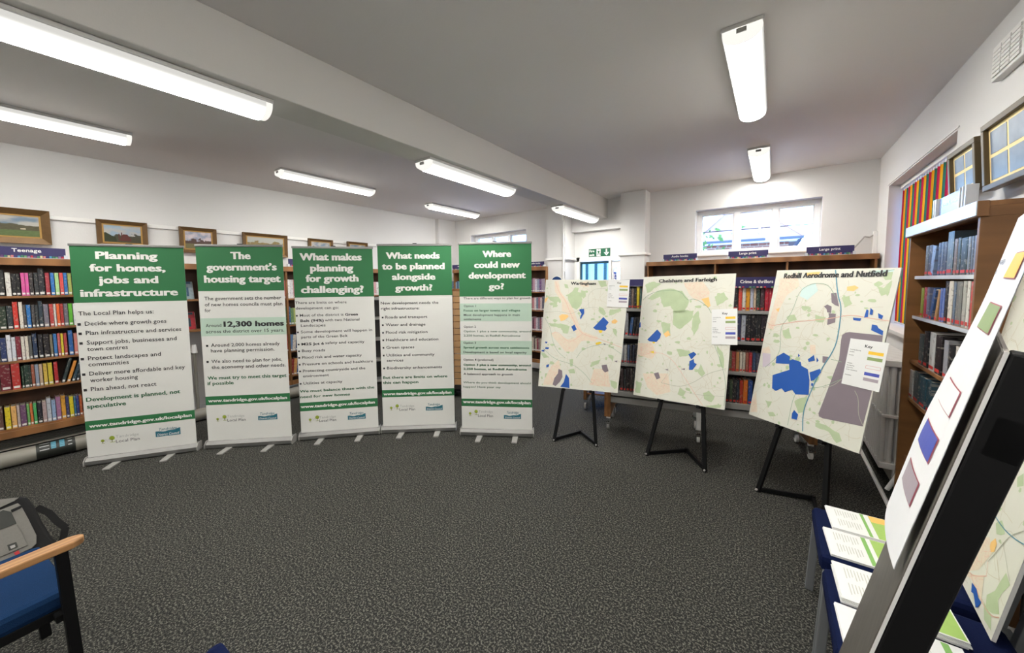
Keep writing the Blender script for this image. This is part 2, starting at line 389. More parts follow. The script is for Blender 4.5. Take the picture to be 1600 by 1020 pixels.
# ---- side window behind the striped blind
w3 = thing('window_3', None, None, (XR+.2, (WS[0]+WS[1])/2, WS[2])); w3['kind'] = 'structure'
hh = (WS[1]-WS[0])/2; H3 = WS[3]-WS[2]
mb = MB()
for q in ((-hh, hh, 0, .06), (-hh, hh, H3-.06, H3), (-hh, -hh+.06, .06, H3-.06), (hh-.06, hh, .06, H3-.06), (-.03, .03, .06, H3-.06)): mb.box(0, .06, q[0], q[1], q[2], q[3])
mb.build('window_frame', upvc, w3, .004)
for s_ in (-1, 1):
    mb = MB(); a, b = sorted((s_*.03, s_*(hh-.06))); mb.box(.03, .036, a, b, .06, H3-.06); mb.build('pane', glass_m, w3)
mb = MB(); mb.box(XR-.045, XR+.2, WS[0]-.04, WS[1]+.04, WS[2]-.025, WS[2]+.008); struct('window_sill', mb, trim_m, bevel=.004)
mb = MB(); mb.box(XR-.006, XR, WS[0]-.03, WS[1]+.03, WS[3]+.012, WS[3]+.02); trim(mb, trim_m, 0)

# vertical striped blind
vb = thing('vertical_blind', 'red, orange and green striped vertical blind over the side window', 'blind', (XR+.1, (WS[0]+WS[1])/2, WS[2]))
mb = MB(); mb.box(-.02, .025, -hh+.01, hh-.01, H3-.045, H3-.005); mb.build('headrail', white_pl, vb, .003)
slc = [cloth_trans('blind_red', hx('#c22636', 1.0)), cloth_trans('blind_orange', hx('#f0991f', 1.0)), cloth_trans('blind_green', hx('#3f6b4c', .9))]
NS = 26; sw = (2*hh-.06)/NS
smesh = []
for c in range(3):
    mb = MB(); k = []
    for j in range(5):
        u = -1+j*.5; k.append((.006*(1-u*u)-.004, u*sw*.53))
    for j in range(4):
        a, b = k[j], k[j+1]; mb.quad((a[0], a[1], 0), (b[0], b[1], 0), (b[0], b[1], H3-.10), (a[0], a[1], H3-.10))
    smesh.append(mb)
protos = [None]*3
for i in range(NS):
    yy = hh-.03-sw*(i+.5); c = i % 3
    if protos[c] is None: protos[c] = o = smesh[c].build('slat', slc[c], vb, smooth=True)
    else: o = protos[c].copy(); COL.objects.link(o)
    o.location = (.0, yy, .035); o.rotation_euler = (0, 0, R(7))
mb = MB()
for i in range(NS):
    yy = hh-.03-sw*(i+.5); mb.box(-.006, .006, yy-.012, yy+.012, H3-.068, H3-.045); mb.box(-.008, .002, yy-.02, yy+.02, .022, .036)
mb.build('slat_hangers', white_pl, vb)
mb = MB(); mb.path([(-.008, hh-.03, .03), (-.008, 0, .024), (-.008, -hh+.03, .03)], .003, 6); mb.build('bead_chain', white_pl, vb)

# ---- fire exit door in the recess
d = thing('door_1', None, None, ((DR[0]+DR[1])/2, YB+.14, 0)); d['kind'] = 'structure'
c0 = (DR[0]+DR[1])/2; a, b = DR[0]-c0, DR[1]-c0
mb = MB(); mb.box(a, a+.06, -.03, .08, 0, 2.03); mb.box(b-.03, b, -.03, .08, 0, 2.03); mb.box(a, b, -.03, .08, 1.955, 2.03); mb.box(.16, .205, -.03, .06, 0, 1.955); mb.build('door_frame', trim_m, d, .004)
lf = MB()
for q in ((a+.06, a+.085, 0, 1.95), (.15, .16, 0, 1.95), (a+.085, .15, 1.915, 1.95), (a+.085, .15, 0, .25)): lf.box(q[0], q[1], 0, .04, q[2], q[3])
leaf = lf.build('door_leaf', mat('teal_door_edge', hx('#1e4a55'), .4), d)
mb = MB(); mb.box(a+.085, .15, .015, .02, .25, 1.915); mb.build('pane', glass_m, leaf)
lf = MB()
for q in ((.205, .235, 0, 1.95), (b-.06, b-.03, 0, 1.95), (.235, b-.06, 1.845, 1.95), (.235, b-.06, 0, .12)): lf.box(q[0], q[1], 0, .04, q[2], q[3])
lf2 = lf.build('door_leaf', trim_m, d)
mb = MB(); mb.box(.235, b-.06, .015, .02, .12, 1.845); mb.build('pane', glass_m, lf2)
mb = MB(); mb.box(.20, .24, .045, .05, .1, .5)
# notice fixed on the second leaf
nt_ = thing('door_notice', 'small blue and white notice on the glass of the fire exit', 'notice', (-2.12, YB+.15, 1.60))
mb = MB(); mb.box(-.045, .035, -.003, 0, 0, .17); mb.build('sheet', mat('notice_blue', hx('#2b3f8e'), .5), nt_)
mb = MB()
for k in range(5): mb.box(-.035, .025-.012*(k % 2), -.0045, -.003, .02+.026*k, .032+.026*k)
mb.build('print', white_ink, nt_)
# striped curtain outside behind the door glass
lob = thing('strip_curtain', 'pale teal vertical strips hanging behind the fire exit glass', 'curtain', (-2.45, 5.94, 0))
mb = MB(); mb.box(-.6, .56, -.04, .02, 2.28, 2.33); mb.build('curtain_rail', white_pl, lob)
tm1 = cloth_trans('strip_teal', (.06, .14, .13), .4); tm2 = cloth_trans('strip_pale', (.62, .74, .70), .6)
for k in range(9):
    mb = MB(); x = -.5+k*.085; w_ = .03 if k % 2 else .06
    mb.quad((x-w_, 0, .05), (x+w_, .02, .05), (x+w_, .02, 2.3), (x-w_, 0, 2.3)); mb.build('strip', tm1 if k % 2 else tm2, lob)
# ---- conduit on the left column, cable by the far corner
mb = MB(); mb.tube((-2.865, 5.355, 0), (-2.865, 5.355, ZC), .012, n=8); o = tag(mb.build('conduit_pipe', trim_m), 'thin white conduit pipe running up the corner of the left column', 'pipe')
mb = MB(); mb.tube((-2.84, 5.33, 0), (-2.84, 5.33, ZC-.3), .016, n=8)
for z in (.6, 1.2, 1.78, 2.2): mb.box(-2.865, -2.815, 5.32, 5.37, z, z+.025)
tag(mb.build('conduit_pipe', wall_m), 'thicker white clipped pipe beside the thin conduit on the column', 'pipe')
mb = MB(); mb.path([(.87, 5.58, 2.1), (.84, 5.57, 2.08), (.80, 5.57, 2.09), (.74, 5.56, 2.0), (.66, 5.5, 1.9)], .008, 6)
tag(mb.build('cable', metal_g), 'thin grey cable dropping from the far right corner to the bookcase', 'cable')
mb = MB(); mb.box(.868, .898, 5.54, 5.598, 1.3, 2.14); tag(mb.build('cable_trunking', trim_m), 'white plastic trunking in the far right corner', 'trunking')

# ================================================================== LIGHT FITTINGS
def fitting_proto():
    t = thing('batten_light', 'x', 'ceiling light', (0, 0, ZC), 0, 'fluorescent batten lights')
    mb = MB(); mb.box(-.095, .095, -.595, .595, -.022, 0); mb.build('tray', mat('light_tray', (.6, .59, .57), .4), t, .004)
    prof = []
    for j in range(13):
        u = PI*j/12; prof.append((-.09*math.cos(u), -.022-.068*math.sin(u)**.8))
    mb = MB()
    for j in range(12):
        a, b = prof[j], prof[j+1]; mb.quad((a[0], -.56, a[1]), (b[0], -.56, b[1]), (b[0], .56, b[1]), (a[0], .56, a[1]))
    df = mb.build('diffuser', lamp_m, t, smooth=True)
    for s_ in (-1, 1):
        mb = MB()
        for j in range(12):
            a, b = prof[j], prof[j+1]
            mb.quad((a[0], s_*.56, a[1]), (b[0], s_*.56, b[1]), (b[0]*.97, s_*.592, b[1]*.9-.002), (a[0]*.97, s_*.592, a[1]*.9-.002))
        mb.poly([(a_[0]*.97, s_*.592, a_[1]*.9-.002) for a_ in prof]); mb.build('end_cap', cap_m, t, smooth=False)
        mb = MB(); mb.box(-.022, .022, s_*.598-.004, s_*.598+.004, -.05, -.03); mb.build('cap_clip', metal_g, t)
    return t
fp = fitting_proto()
spots = [(-2.335, .27, 2.626, 'batten light under the beam nearest the camera, cut by the left edge'),
         (-2.335, 2.56, 2.626, 'middle batten light of the row under the beam'),
         (-2.335, 4.80, 2.626, 'farthest batten light under the beam, by the fire exit'),
         (-2.335, -2.0, 2.626, 'batten light under the beam behind the camera'),
         (-4.60, .03, ZC, 'ceiling batten light at the left edge above the paintings'),
         (-4.60, 2.37, ZC, 'ceiling batten light above the gap between second and third banners'),
         (-4.64, 4.60, ZC, 'small-looking far ceiling batten light above the fourth and fifth banners'),
         (-4.60, -2.2, ZC, 'ceiling batten light behind the camera on the left'),
         (-.175, 2.83, ZC, 'large ceiling batten light at the top right, seen end-on'),
         (-.165, 4.95, ZC, 'ceiling batten light near the far right window'),
         (-.175, .55, ZC, 'ceiling batten light above the camera'),
         (-.175, -1.7, ZC, 'ceiling batten light behind the camera on the right')]
for i, (x, y, z, lb) in enumerate(spots):
    o = fp if i == 0 else copy_tree(fp)
    o.location = (x, y, z); o['label'] = lb

# ================================================================== PAINTINGS, VENT, WALL SIGNS
gold = mat('gilt_frame', hx('#6e5230', .85), .45, .25, 20, .2, 60, metal=.35)
gold2 = mat('gilt_slip', hx('#b08a4c', .9), .4, .1, 30, metal=.3)
def painting_mat(name, sky1, sky2, tree, grass, seed, hz=.42):
    ma = bpy.data.materials.new(name); ma.use_nodes = True; nt = ma.node_tree; N = nt.nodes; L = nt.links
    b = N['Principled BSDF']; b.inputs['Roughness'].default_value = .35
    tc = N.new('ShaderNodeTexCoord'); sp = N.new('ShaderNodeSeparateXYZ'); L.new(tc.outputs['Generated'], sp.inputs[0])
    mp = N.new('ShaderNodeMapping'); mp.inputs['Location'].default_value = (seed*3.1, seed, 0); L.new(tc.outputs['Generated'], mp.inputs[0])
    n1 = N.new('ShaderNodeTexNoise'); n1.inputs['Scale'].default_value = 3.5; n1.inputs['Detail'].default_value = 5; L.new(mp.outputs[0], n1.inputs['Vector'])
    n2 = N.new('ShaderNodeTexNoise'); n2.inputs['Scale'].default_value = 5; n2.inputs['Detail'].default_value = 6; L.new(mp.outputs[0], n2.inputs['Vector'])
    n3 = N.new('ShaderNodeTexNoise'); n3.inputs['Scale'].default_value = 22; n3.inputs['Detail'].default_value = 4; L.new(mp.outputs[0], n3.inputs['Vector'])
    def mixc(f, c1, c2):
        m_ = N.new('ShaderNodeMix'); m_.data_type = 'RGBA'
        for s_, c in ((6, c1), (7, c2)):
            if isinstance(c, tuple): m_.inputs[s_].default_value = rgba(c)
            else: L.new(c, m_.inputs[s_])
        L.new(f, m_.inputs[0]); return m_.outputs[2]
    def step(v, p, w):
        r_ = N.new('ShaderNodeMapRange'); r_.inputs[1].default_value = p-w; r_.inputs[2].default_value = p+w; L.new(v, r_.inputs[0]); return r_.outputs[0]
    skyc = mixc(step(n1.outputs['Fac'], .5, .1), sky1, sky2)
    treec = mixc(n3.outputs['Fac'], tuple(c*.5 for c in tree), tuple(c*1.7 for c in tree))
    grc = mixc(n3.outputs['Fac'], tuple(c*.6 for c in grass), tuple(c*1.4 for c in grass))
    ad = N.new('ShaderNodeMath'); ad.operation = 'MULTIPLY_ADD'; ad.inputs[1].default_value = -.75; L.new(n2.outputs['Fac'], ad.inputs[0]); L.new(sp.outputs[1], ad.inputs[2])
    c = mixc(step(ad.outputs[0], hz-.22, .025), treec, skyc)
    c = mixc(step(sp.outputs[1], .30, .02), grc, c)
    L.new(c, b.inputs['Base Color']); return ma
def picture(name, label, wallx, ya, yb, z0, z1, pm, extra=None, side=1, fw_=.055, tilt=3, group='landscape paintings on the left wall'):
    # hangs on a side wall; x axis of the frame runs to the viewer's right
    if side == 1: M_ = frame((wallx+.02, ya, z0), (0, 1, 0), (math.sin(R(tilt)), 0, math.cos(R(tilt))))
    else: M_ = frame((wallx-.02, yb, z0), (0, -1, 0), (-math.sin(R(tilt)), 0, math.cos(R(tilt))))
    t = thing(name, label, 'painting', M=M_, group=group)
    w, h = abs(yb-ya), z1-z0
    for q in (((0, 0), (w, 0), (w-fw_, fw_), (fw_, fw_)), ((w, 0), (w, h), (w-fw_, h-fw_), (w-fw_, fw_)), ((w, h), (0, h), (fw_, h-fw_), (w-fw_, h-fw_)), ((0, h), (0, 0), (fw_, fw_), (fw_, h-fw_))):
        mb = MB(); o0, o1, i1, i0 = q
        top = [(*o0, .030), (*o1, .030), (*i1, .014), (*i0, .014)]; bot = [(p[0], p[1], -.005) for p in top]
        mb.poly(top); mb.poly(bot[::-1])
        for k in range(4): j = (k+1) % 4; mb.poly([bot[k], bot[j], top[j], top[k]])
        mb.build('frame_side', gold, t)
    mb = MB(); g = .012
    for q in ((fw_, w-fw_, fw_, fw_+g), (fw_, w-fw_, h-fw_-g, h-fw_), (fw_, fw_+g, fw_+g, h-fw_-g), (w-fw_-g, w-fw_, fw_+g, h-fw_-g)): mb.box(q[0], q[1], q[2], q[3], 0, .014)
    mb.build('slip', gold2, t)
    mb = MB(); mb.poly([(fw_+g, fw_+g, .008), (w-fw_-g, fw_+g, .008), (w-fw_-g, h-fw_-g, .008), (fw_+g, h-fw_-g, .008)]); mb.build('canvas', pm, t)
    if extra:
        mb = MB()
        for k, (mi, pts) in enumerate(extra): mb.k = mi; mb.poly([(fw_+g+p[0]*(w-2*fw_-2*g), fw_+g+p[1]*(h-2*fw_-2*g), .0088) for p in pts])
        mb.build('painted_buildings', [mat('paint_roof', hx('#5a2f2a')), mat('paint_wall', hx('#b8ab94')), mat('paint_tree', hx('#2f3520')), mat('paint_path', hx('#9a8e6a'))], t)
    return t
bs, cs_ = hx('#7d93a8', .75), hx('#c4c0ba', .75)
cot = [(1, [(.12, .36), (.32, .36), (.32, .44), (.12, .44)]), (0, [(.08, .44), (.34, .44), (.30, .50), (.12, .50)]), (3, [(.3, .1), (.42, .1), (.36, .34), (.33, .34)]), (1, [(.82, .34), (.87, .34), (.87, .42), (.82, .40)])]
roofs = [(0, [(.35, .1), (.72, .1), (.72, .22), (.62, .5), (.5, .5), (.42, .22)]), (0, [(.38, .2), (.41, .2), (.41, .52), (.38, .52)]), (0, [(.45, .2), (.48, .2), (.48, .6), (.45, .6)]), (2, [(0, .05), (.33, .05), (.30, .32), (.2, .38), (.1, .5), (0, .55)])]
picture('landscape_painting', 'gilt-framed landscape of trees and a white cottage above the Teenage sign', XL, -.55, .18, 2.02, 2.34, painting_mat('canvas_1', bs, cs_, hx('#4a4630'), hx('#56663a'), 1), cot)
picture('landscape_painting', 'gilt-framed painting of red-roofed oast houses above the first banner', XL, .47, .845, 2.03, 2.31, painting_mat('canvas_2', hx('#8fa3b5'), cs_, hx('#3a3a2a'), hx('#3c3a28'), 2, .3), roofs, fw_=.04)
picture('landscape_painting', 'gilt-framed landscape with pink clouds between the first two banners', XL, 1.11, 1.46, 2.005, 2.31, painting_mat('canvas_3', hx('#8d95ab'), hx('#c9bcc0'), hx('#4a3630'), hx('#6a6440'), 3, .36), fw_=.04)
picture('landscape_painting', 'wide gilt-framed autumn woodland painting above the second banner', XL, 1.735, 2.27, 2.0, 2.31, painting_mat('canvas_4', hx('#a8aca8'), cs_, hx('#7a6a40'), hx('#5a5a38'), 4, .5), fw_=.04)
picture('landscape_painting', 'narrow gilt-framed painting mostly hidden behind the third banner', XL, 2.56, 2.93, 2.03, 2.305, painting_mat('canvas_5', bs, cs_, hx('#4a4030'), hx('#5a5a38'), 5), fw_=.035)
picture('landscape_painting', 'farthest gilt-framed painting, its top edge showing past the third banner', XL, 3.17, 3.53, 2.04, 2.31, painting_mat('canvas_6', bs, cs_, hx('#4a4030'), hx('#5a5a38'), 6), fw_=.035)
# two multi-window mounts on the right wall
dkf = mat('dark_bronze_frame', hx('#5a4c34', .9), .45, .15, 20); mount = mat('cream_mount', hx('#ddc68e', 1.2), .6)
def multi(label, yn, yf_, z0, z1, nx):
    M_ = frame((XR-.045, yf_, z0), (0, -1, 0), (-math.sin(R(4)), 0, math.cos(R(4))))
    t = thing('framed_photographs', label, 'picture', M=M_, group='mounted photographs on the right wall'); w = yf_-yn; h = z1-z0; f = .028
    for q in ((0, w, 0, f), (0, w, h-f, h), (0, f, f, h-f), (w-f, w, f, h-f)):
        mb = MB(); mb.box(q[0], q[1], q[2], q[3], -.02, .022); mb.build('frame_side', dkf, t, .003)
    mb = MB(); mb.box(f, w-f, f, h-f, -.015, .004); mb.build('mount', mount, t)
    pm = mat('blue_grey_photo', hx('#76869c', .8), .4, .45, 14, spec=.4)
    ox = (w-2*f-.018)/nx; oy = (h-2*f-.018)/2
    for i in range(nx):
        for j in range(2):
            mb = MB(); mb.box(f+.018+i*ox, f+i*ox+ox, f+.018+j*oy, f+j*oy+oy, .004, .0055); mb.build('photograph', pm, t)
    return t
multi('dark-framed mount with four blue photographs, nearer the blind', 2.965, 3.325, 2.085, 2.355, 2)
multi('larger dark-framed mount of photographs cut by the right edge', 2.30, 2.885, 2.05, 2.375, 3)
v = thing('air_vent', 'white slotted air vent high on the right wall', 'vent', M=frame((XR, 2.995, 2.615), (0, -1, 0), (0, 0, 1)))
mb = MB(); mb.box(0, .30, 0, .17, 0, .035); mb.build('body', white_pl, v, .004)
for i in range(3):
    for j in range(7):
        mb = MB(); x = .025+i*.088; y = .018+j*.020
        mb.prism([(x, y, .035), (x+.078, y, .035), (x+.078, y+.015, .035), (x, y+.015, .035)], (0, -.003, .007)); mb.build('louvre', white_pl, v)

# fire exit sign
def flat(M_): return Plane(M_)
p = flat(frame((-2.5, YB+.115, 2.04), (1, 0, 0), (0, 0, 1)))
a = p.at(920, 401.6); b = p.at(953.6, 387.0)
es = thing('fire_exit_sign', 'green Fire exit sign with running man and down arrow', 'sign', M=p.M)
x0, x1, y0, y1 = a[0], b[0], a[1], b[1]; w = x1-x0; h = y1-y0
mb = MB(); mb.box(x0, x1, y0, y1, -.004, .002); mb.build('plate', mat('sign_green', hx('#12583c'), .4), es)
mb = MB(); q = lambda u, v_: (x0+u*w, y0+v_*h, .0035)
put(mb, 'Fire', q(.03, .58), q(.27, .58), .30*h, .02, .0035); put(mb, 'exit', q(.03, .12), q(.27, .12), .28*h, .02, .0035)
mb.poly([q(.37, .06), q(.56, .06), q(.56, .94), q(.37, .94)])
mb.poly([q(.80, .9), q(.86, .9), q(.86, .42), q(.80, .42)]); mb.poly([q(.83, .1), q(.95, .48), q(.89, .5), q(.83, .3), q(.77, .5), q(.71, .48)])
mb.build('lettering', white_ink, es)
mb = MB(); g = lambda u, v_: (x0+u*w, y0+v_*h, .0045)
mb.poly([g(.47, .78), g(.50, .84), (x0+.49*w, y0+.92*h, .0045), g(.455, .88)])
mb.poly([g(.43, .72), g(.50, .74), g(.50, .45), g(.45, .42)]); mb.poly([g(.45, .45), g(.40, .18), g(.43, .15), g(.49, .42)]); mb.poly([g(.47, .45), g(.53, .3), g(.50, .1), g(.53, .1), g(.56, .32), g(.50, .48)])
mb.poly([g(.43, .7), g(.385, .5), g(.40, .47), g(.45, .62)]); mb.poly([g(.5, .7), g(.55, .58), g(.545, .52), g(.49, .6)])
mb.build('running_man', mat('sign_green', hx('#12583c'), .4), es)
rs = thing('round_sign', 'round blue notice on the left column above the Warlingham map', 'sign', (-2.985, 5.362, 1.60))
mb = MB(); mb.prism([(.115*math.cos(2*PI*k/28), 0, .115*math.sin(2*PI*k/28)) for k in range(28)], (0, .004, 0)); mb.build('white_rim', white_pl, rs)
mb = MB(); mb.poly([(.105*math.cos(2*PI*k/28), -.001, .105*math.sin(2*PI*k/28)) for k in range(28)]); mb.build('blue_disc', mat('sign_blue', hx('#123a70'), .4), rs)
mb = MB(); mb.box(-.07, .07, -.0025, -.001, -.012, .0); mb.box(-.06, .06, -.0025, -.001, -.04, -.028); mb.build('print', white_ink, rs)

# ================================================================== SHELVING
def case(label, origin, t, W_, zb, zt, shelves, divs, depth=.20, cat='bookcase', shelf_back=.03, cor=.066, body=oak, plinth=0.0, group=None, name='bookcase', backm=None):
    P_ = Plane(frame(origin, t, (0, 0, 1))); c = thing(name, label, cat, M=P_.M, group=group)
    xs = [0.0]+list(divs)+[W_]; th = .022
    for i, x in enumerate(xs):
        xa = 0 if i == 0 else (W_-th if i == len(xs)-1 else x-th/2)
        mb = MB(); mb.box(xa, xa+th, zb, zt-cor, -depth, 0); mb.box(xa, xa+th, zt-cor, zt-.022, -depth, -.02); mb.build('side_panel' if i in (0, len(xs)-1) else 'upright', oak_v, c, .002)
    mb = MB(); mb.box(th, W_-th, zb, zt-.01, -depth, -depth+.008); mb.build('back_panel', backm or oak_d, c)
    mb = MB(); mb.box(-.012, W_+.012, zt-cor, zt, -.02, .014); mb.build('cornice', body, c, .003)
    mb = MB(); mb.box(0, W_, zt-.022, zt-.002, -depth, -.02); mb.build('top_board', body, c)
    for i in range(len(xs)-1):
        xa = (0 if i == 0 else xs[i]-th/2)+th; xb = (W_-th if i == len(xs)-2 else xs[i+1]-th/2)
        for z in shelves:
            mb = MB(); mb.box(xa, xb, z-.022, z, -depth+.008, -shelf_back); mb.build('shelf', body, c, .002)
    if plinth:
        mb = MB(); mb.box(0, W_, zb, zb+plinth, -.03, -.005); mb.build('plinth', body, c, .002)
    return P_, c

def cname(h):
    import colorsys
    r, g, b = [int(h[i:i+2], 16)/255 for i in (1, 3, 5)]; H, l, s = colorsys.rgb_to_hls(r, g, b)
    if l < .2: return 'black'
    if s < .14: return 'white' if l > .75 else ('pale grey' if l > .55 else ('grey' if l > .32 else 'dark grey'))
    H *= 360; pre = 'dark ' if l < .33 else ('pale ' if l > .72 else '')
    if H < 14 or H > 345: nm = 'pink' if (l > .58) else 'red'
    elif H < 40: nm = ('brown' if l < .42 else ('orange' if s > .45 and l < .7 else 'cream'))
    elif H < 68: nm = 'yellow' if s > .35 else 'beige'
    elif H < 165: nm = 'green'
    elif H < 195: nm = 'teal'
    elif H < 255: nm = 'blue'
    elif H < 300: nm = 'purple'
    else: nm = 'pink' if l > .5 else 'purple'
    return (pre+nm).strip()

bp_ = None
def book_proto():
    mb = MB(); k = [(0, -.04), (0, -.012), (.22, 0), (.78, 0), (1, -.012), (1, -.04)]
    mb.prism([(a, 0, b) for a, b in k], (0, 1, 0)); mb.box(0, .07, 0, 1, -1, -.04); mb.box(.93, 1, 0, 1, -1, -.04)
    o = mb.build('book', book_m)
    mb = MB(); mb.box(.07, .93, .02, .965, -.96, -.04); mb.build('page_block', pages_m, o)
    mb = MB(); mb.box(.12, .88, .05, .13, -.002, .004); mb.build('spine_sticker', lab_w, o)
    return o
bp_ = book_proto(); used = [False]
def add_book(P_, x, y, zf, w, h, d, col, lean, label, group, tint=1.0, sticker=None):
    M_ = P_.M @ Matrix.Translation((x, y, zf)) @ Matrix.Rotation(R(lean), 4, 'Z') @ Matrix.Diagonal((w, h, d, 1))
    o = bp_ if not used[0] else copy_tree(bp_)
    used[0] = True
    o.matrix_world = M_; o.color = rgba(hx(col, tint)); tag(o, label, 'book', group)
    if sticker is not None:
        for ch in o.children:
            if ch.name.startswith('spine_sticker'):
                if ch.data.users > 1: ch.data = ch.data.copy()
                ch.data.materials[0] = sticker
    return o
def row(P_, z, crop, specs, where, group, setback=.035, d=.145, tint=1.0, sticker=None, gap=.0012):
    s, ox, oy, yb = crop; k = 0
    for sp in specs:
        xl, xr, yt, col = sp[:4]; lean = sp[4] if len(sp) > 4 else 0
        pl = Plane(P_.M @ Matrix.Translation((0, 0, -setback)))
        a = pl.at(ox+xl/s, oy+yb(xl)/s)[0]; b = pl.at(ox+xr/s, oy+yb(xr)/s)[0]
        xm = (xl+xr)/2; h = pl.at(ox+xm/s, oy+yt/s)[1]-z
        h = max(.14, min(h, .30)); lb = '%s book, %s from the left, %s' % (cname(col), ORD[k], where)
        wd = max(b-a-gap, .008)
        off = 0.0
        if lean > 0: off = h*math.sin(R(lean))*0
        add_book(P_, a, z+(.0005 if lean >= 0 else .0005-wd*math.sin(R(lean))*0), -setback, wd, h, d*(.9+.1*random.random()), col, lean, lb, group, tint, sticker); k += 1
L3 = lambda x0, y0, x1, y1: (lambda x: y0+(y1-y0)*(x-x0)/(x1-x0))

# ---- left wall: long tall case under the Teenage sign
Y0 = -1.35
PL, c = case('tall oak wall bookcase of five full shelves under the Teenage sign', (-5.5, Y0, 0), (0, 1, 0), .79-Y0, .25, 1.875, (1.533, 1.234, .944, .683, .33), (.92,), plinth=.06)
G1 = 'books in the bookcase under the Teenage sign'
row(PL, 1.533, (5.664, 0, 380, lambda x: 452), [(-60, -8, 250, '#4a3a3a'), (-4, 47, 235, '#2b2b2b'), (58, 106, 260, '#d8d4cc'), (112, 150, 270, '#1c1a1c'), (150, 188, 270, '#161416'), (196, 232, 262, '#d8559a'), (234, 266, 262, '#d65a9e'), (270, 304, 262, '#3a3335'), (312, 350, 262, '#2f3033'), (352, 404, 225, '#2a2a30'), (412, 450, 262, '#a33a45'), (458, 492, 262, '#2f72b8'), (497, 533, 262, '#a9cf8f'), (538, 572, 262, '#d9534f'), (574, 606, 262, '#2f6fb0'), (610, 643, 265, '#a3ac5c'), (648, 690, 262, '#8a3a3a')], 'top shelf below the Teenage sign', G1)
row(PL, 1.234, (5.664, 0, 380, L3(0, 745, 670, 712)), [(-50, -2, 560, '#3a4a3a'), (2, 65, 560, '#2c3a2c'), (72, 122, 555, '#30383c'), (126, 172, 520, '#d0392f'), (180, 214, 520, '#ddd3c5'), (216, 242, 545, '#55504c'), (246, 284, 545, '#2a6fb0'), (290, 318, 545, '#4b4746'), (322, 350, 545, '#333638'), (354, 390, 512, '#2f3b44'), (396, 440, 540, '#77727d'), (448, 484, 537, '#b5423f'), (486, 508, 537, '#cfc5bd'), (511, 540, 535, '#e0622e'), (543, 572, 535, '#a8342f'), (576, 612, 533, '#6b6670'), (616, 652, 532, '#62b33a'), (657, 690, 532, '#dddddd')], 'second shelf below the Teenage sign', G1)
row(PL, .944, (5.664, 0, 380, L3(0, 1035, 700, 968)), [(-45, 8, 830, '#3a3a3a'), (12, 66, 840, '#2e3b63'), (70, 110, 812, '#d7d7db'), (114, 150, 830, '#cdd0d6'), (154, 196, 825, '#7c2a36'), (200, 230, 825, '#ddd4c6'), (234, 264, 823, '#d9cfc0'), (268, 294, 820, '#5a5a58'), (300, 340, 800, '#2c3a55'), (350, 390, 808, '#26242a'), (398, 448, 805, '#241f22'), (454, 478, 808, '#77705c'), (484, 515, 800, '#3a72ad'), (520, 546, 798, '#c25a5a'), (549, 572, 797, '#d8c23c'), (576, 604, 795, '#b3453f'), (617, 656, 770, '#2a5f9e'), (664, 695, 795, '#c97a70')], 'middle shelf below the Teenage sign', G1)
row(PL, .683, (5.664, 0, 540, L3(0, 390, 720, 300)), [(-40, 8, 170, '#6a4a3a'), (14, 106, 160, '#6a1f2a'), (114, 190, 150, '#b03530'), (202, 222, 185, '#28402f'), (226, 268, 170, '#25382e'), (270, 286, 172, '#2b3a36'), (290, 318, 165, '#9c5a44'), (322, 354, 165, '#8a93a5'), (358, 388, 162, '#c0a58a'), (394, 430, 155, '#c9a94a'), (436, 476, 150, '#c7b13a'), (488, 524, 142, '#a5282c'), (546, 575, 110, '#303c3c', -14), (592, 622, 130, '#d08a3c', -15), (634, 662, 125, '#2f4552', -16), (676, 700, 125, '#23303a', -12)], 'fourth shelf down below the Teenage sign', G1)
row(PL, .33, (5.664, 0, 540, L3(0, 748, 740, 612)), [(-60, -16, 560, '#7a4a38'), (-12, 40, 550, '#5c4038'), (56, 106, 545, '#d8c02e'), (113, 160, 533, '#d9a866'), (165, 190, 527, '#b8a6a0'), (194, 246, 520, '#6b4a68'), (251, 276, 515, '#6aa05a'), (279, 304, 508, '#c9703c'), (309, 338, 505, '#4aa560'), (345, 384, 500, '#26262e'), (388, 424, 492, '#b09a98'), (427, 464, 462, '#b5b9c0'), (468, 504, 478, '#8fa6c4'), (509, 550, 450, '#9a6a8c'), (553, 592, 440, '#d39a3a'), (595, 622, 450, '#3a3a66'), (626, 662, 448, '#d4c42e'), (665, 684, 445, '#2f6a8c'), (687, 710, 440, '#2f3a7c'), (713, 738, 437, '#a8542f')], 'bottom shelf below the Teenage sign', G1)
# ---- short two-shelf case above the radiator pipe (seen between banners one and two)
PB, c = case('short two-shelf oak wall unit seen between the first two banners', (-5.5, .83, 0), (0, 1, 0), .44, 1.045, 1.865, (1.448, 1.084), ())
def faceout(P_, x, z, w, h, cols, label, cat='book'):
    t = thing('facing_book', label, cat, M=P_.M @ Matrix.Translation((x, z, -.14)) @ Matrix.Rotation(R(-14), 4, 'X'), group='face-out books on the short wall unit')
    mb = MB(); mb.box(0, w, 0, h, -.02, 0); mb.build('cover', mat('cover_'+cols[0], hx('#'+cols[0], 1.1), .3, .5, 25), t)
    mb = MB(); mb.box(.004, w+.003, .003, h-.003, -.017, -.003); mb.build('page_block', pages_m, t)
    mb = MB(); mb.box(w*.1, w*.9, h*.78, h*.9, 0, .001); mb.box(w*.25, w*.75, h*.15, h*.6, 0, .001); mb.build('cover_print', mat('print_'+cols[1], hx('#'+cols[1]), .4, .3, 40), t)
faceout(PB, .20, 1.448, .17, .24, ('9fb4bb', '4a6a8a'), 'pale blue patterned book facing out, upper shelf between first two banners')
faceout(PB, .20, 1.084, .17, .23, ('b02a35', '3a4a5a'), 'red book with a portrait facing out, lower shelf between first two banners')
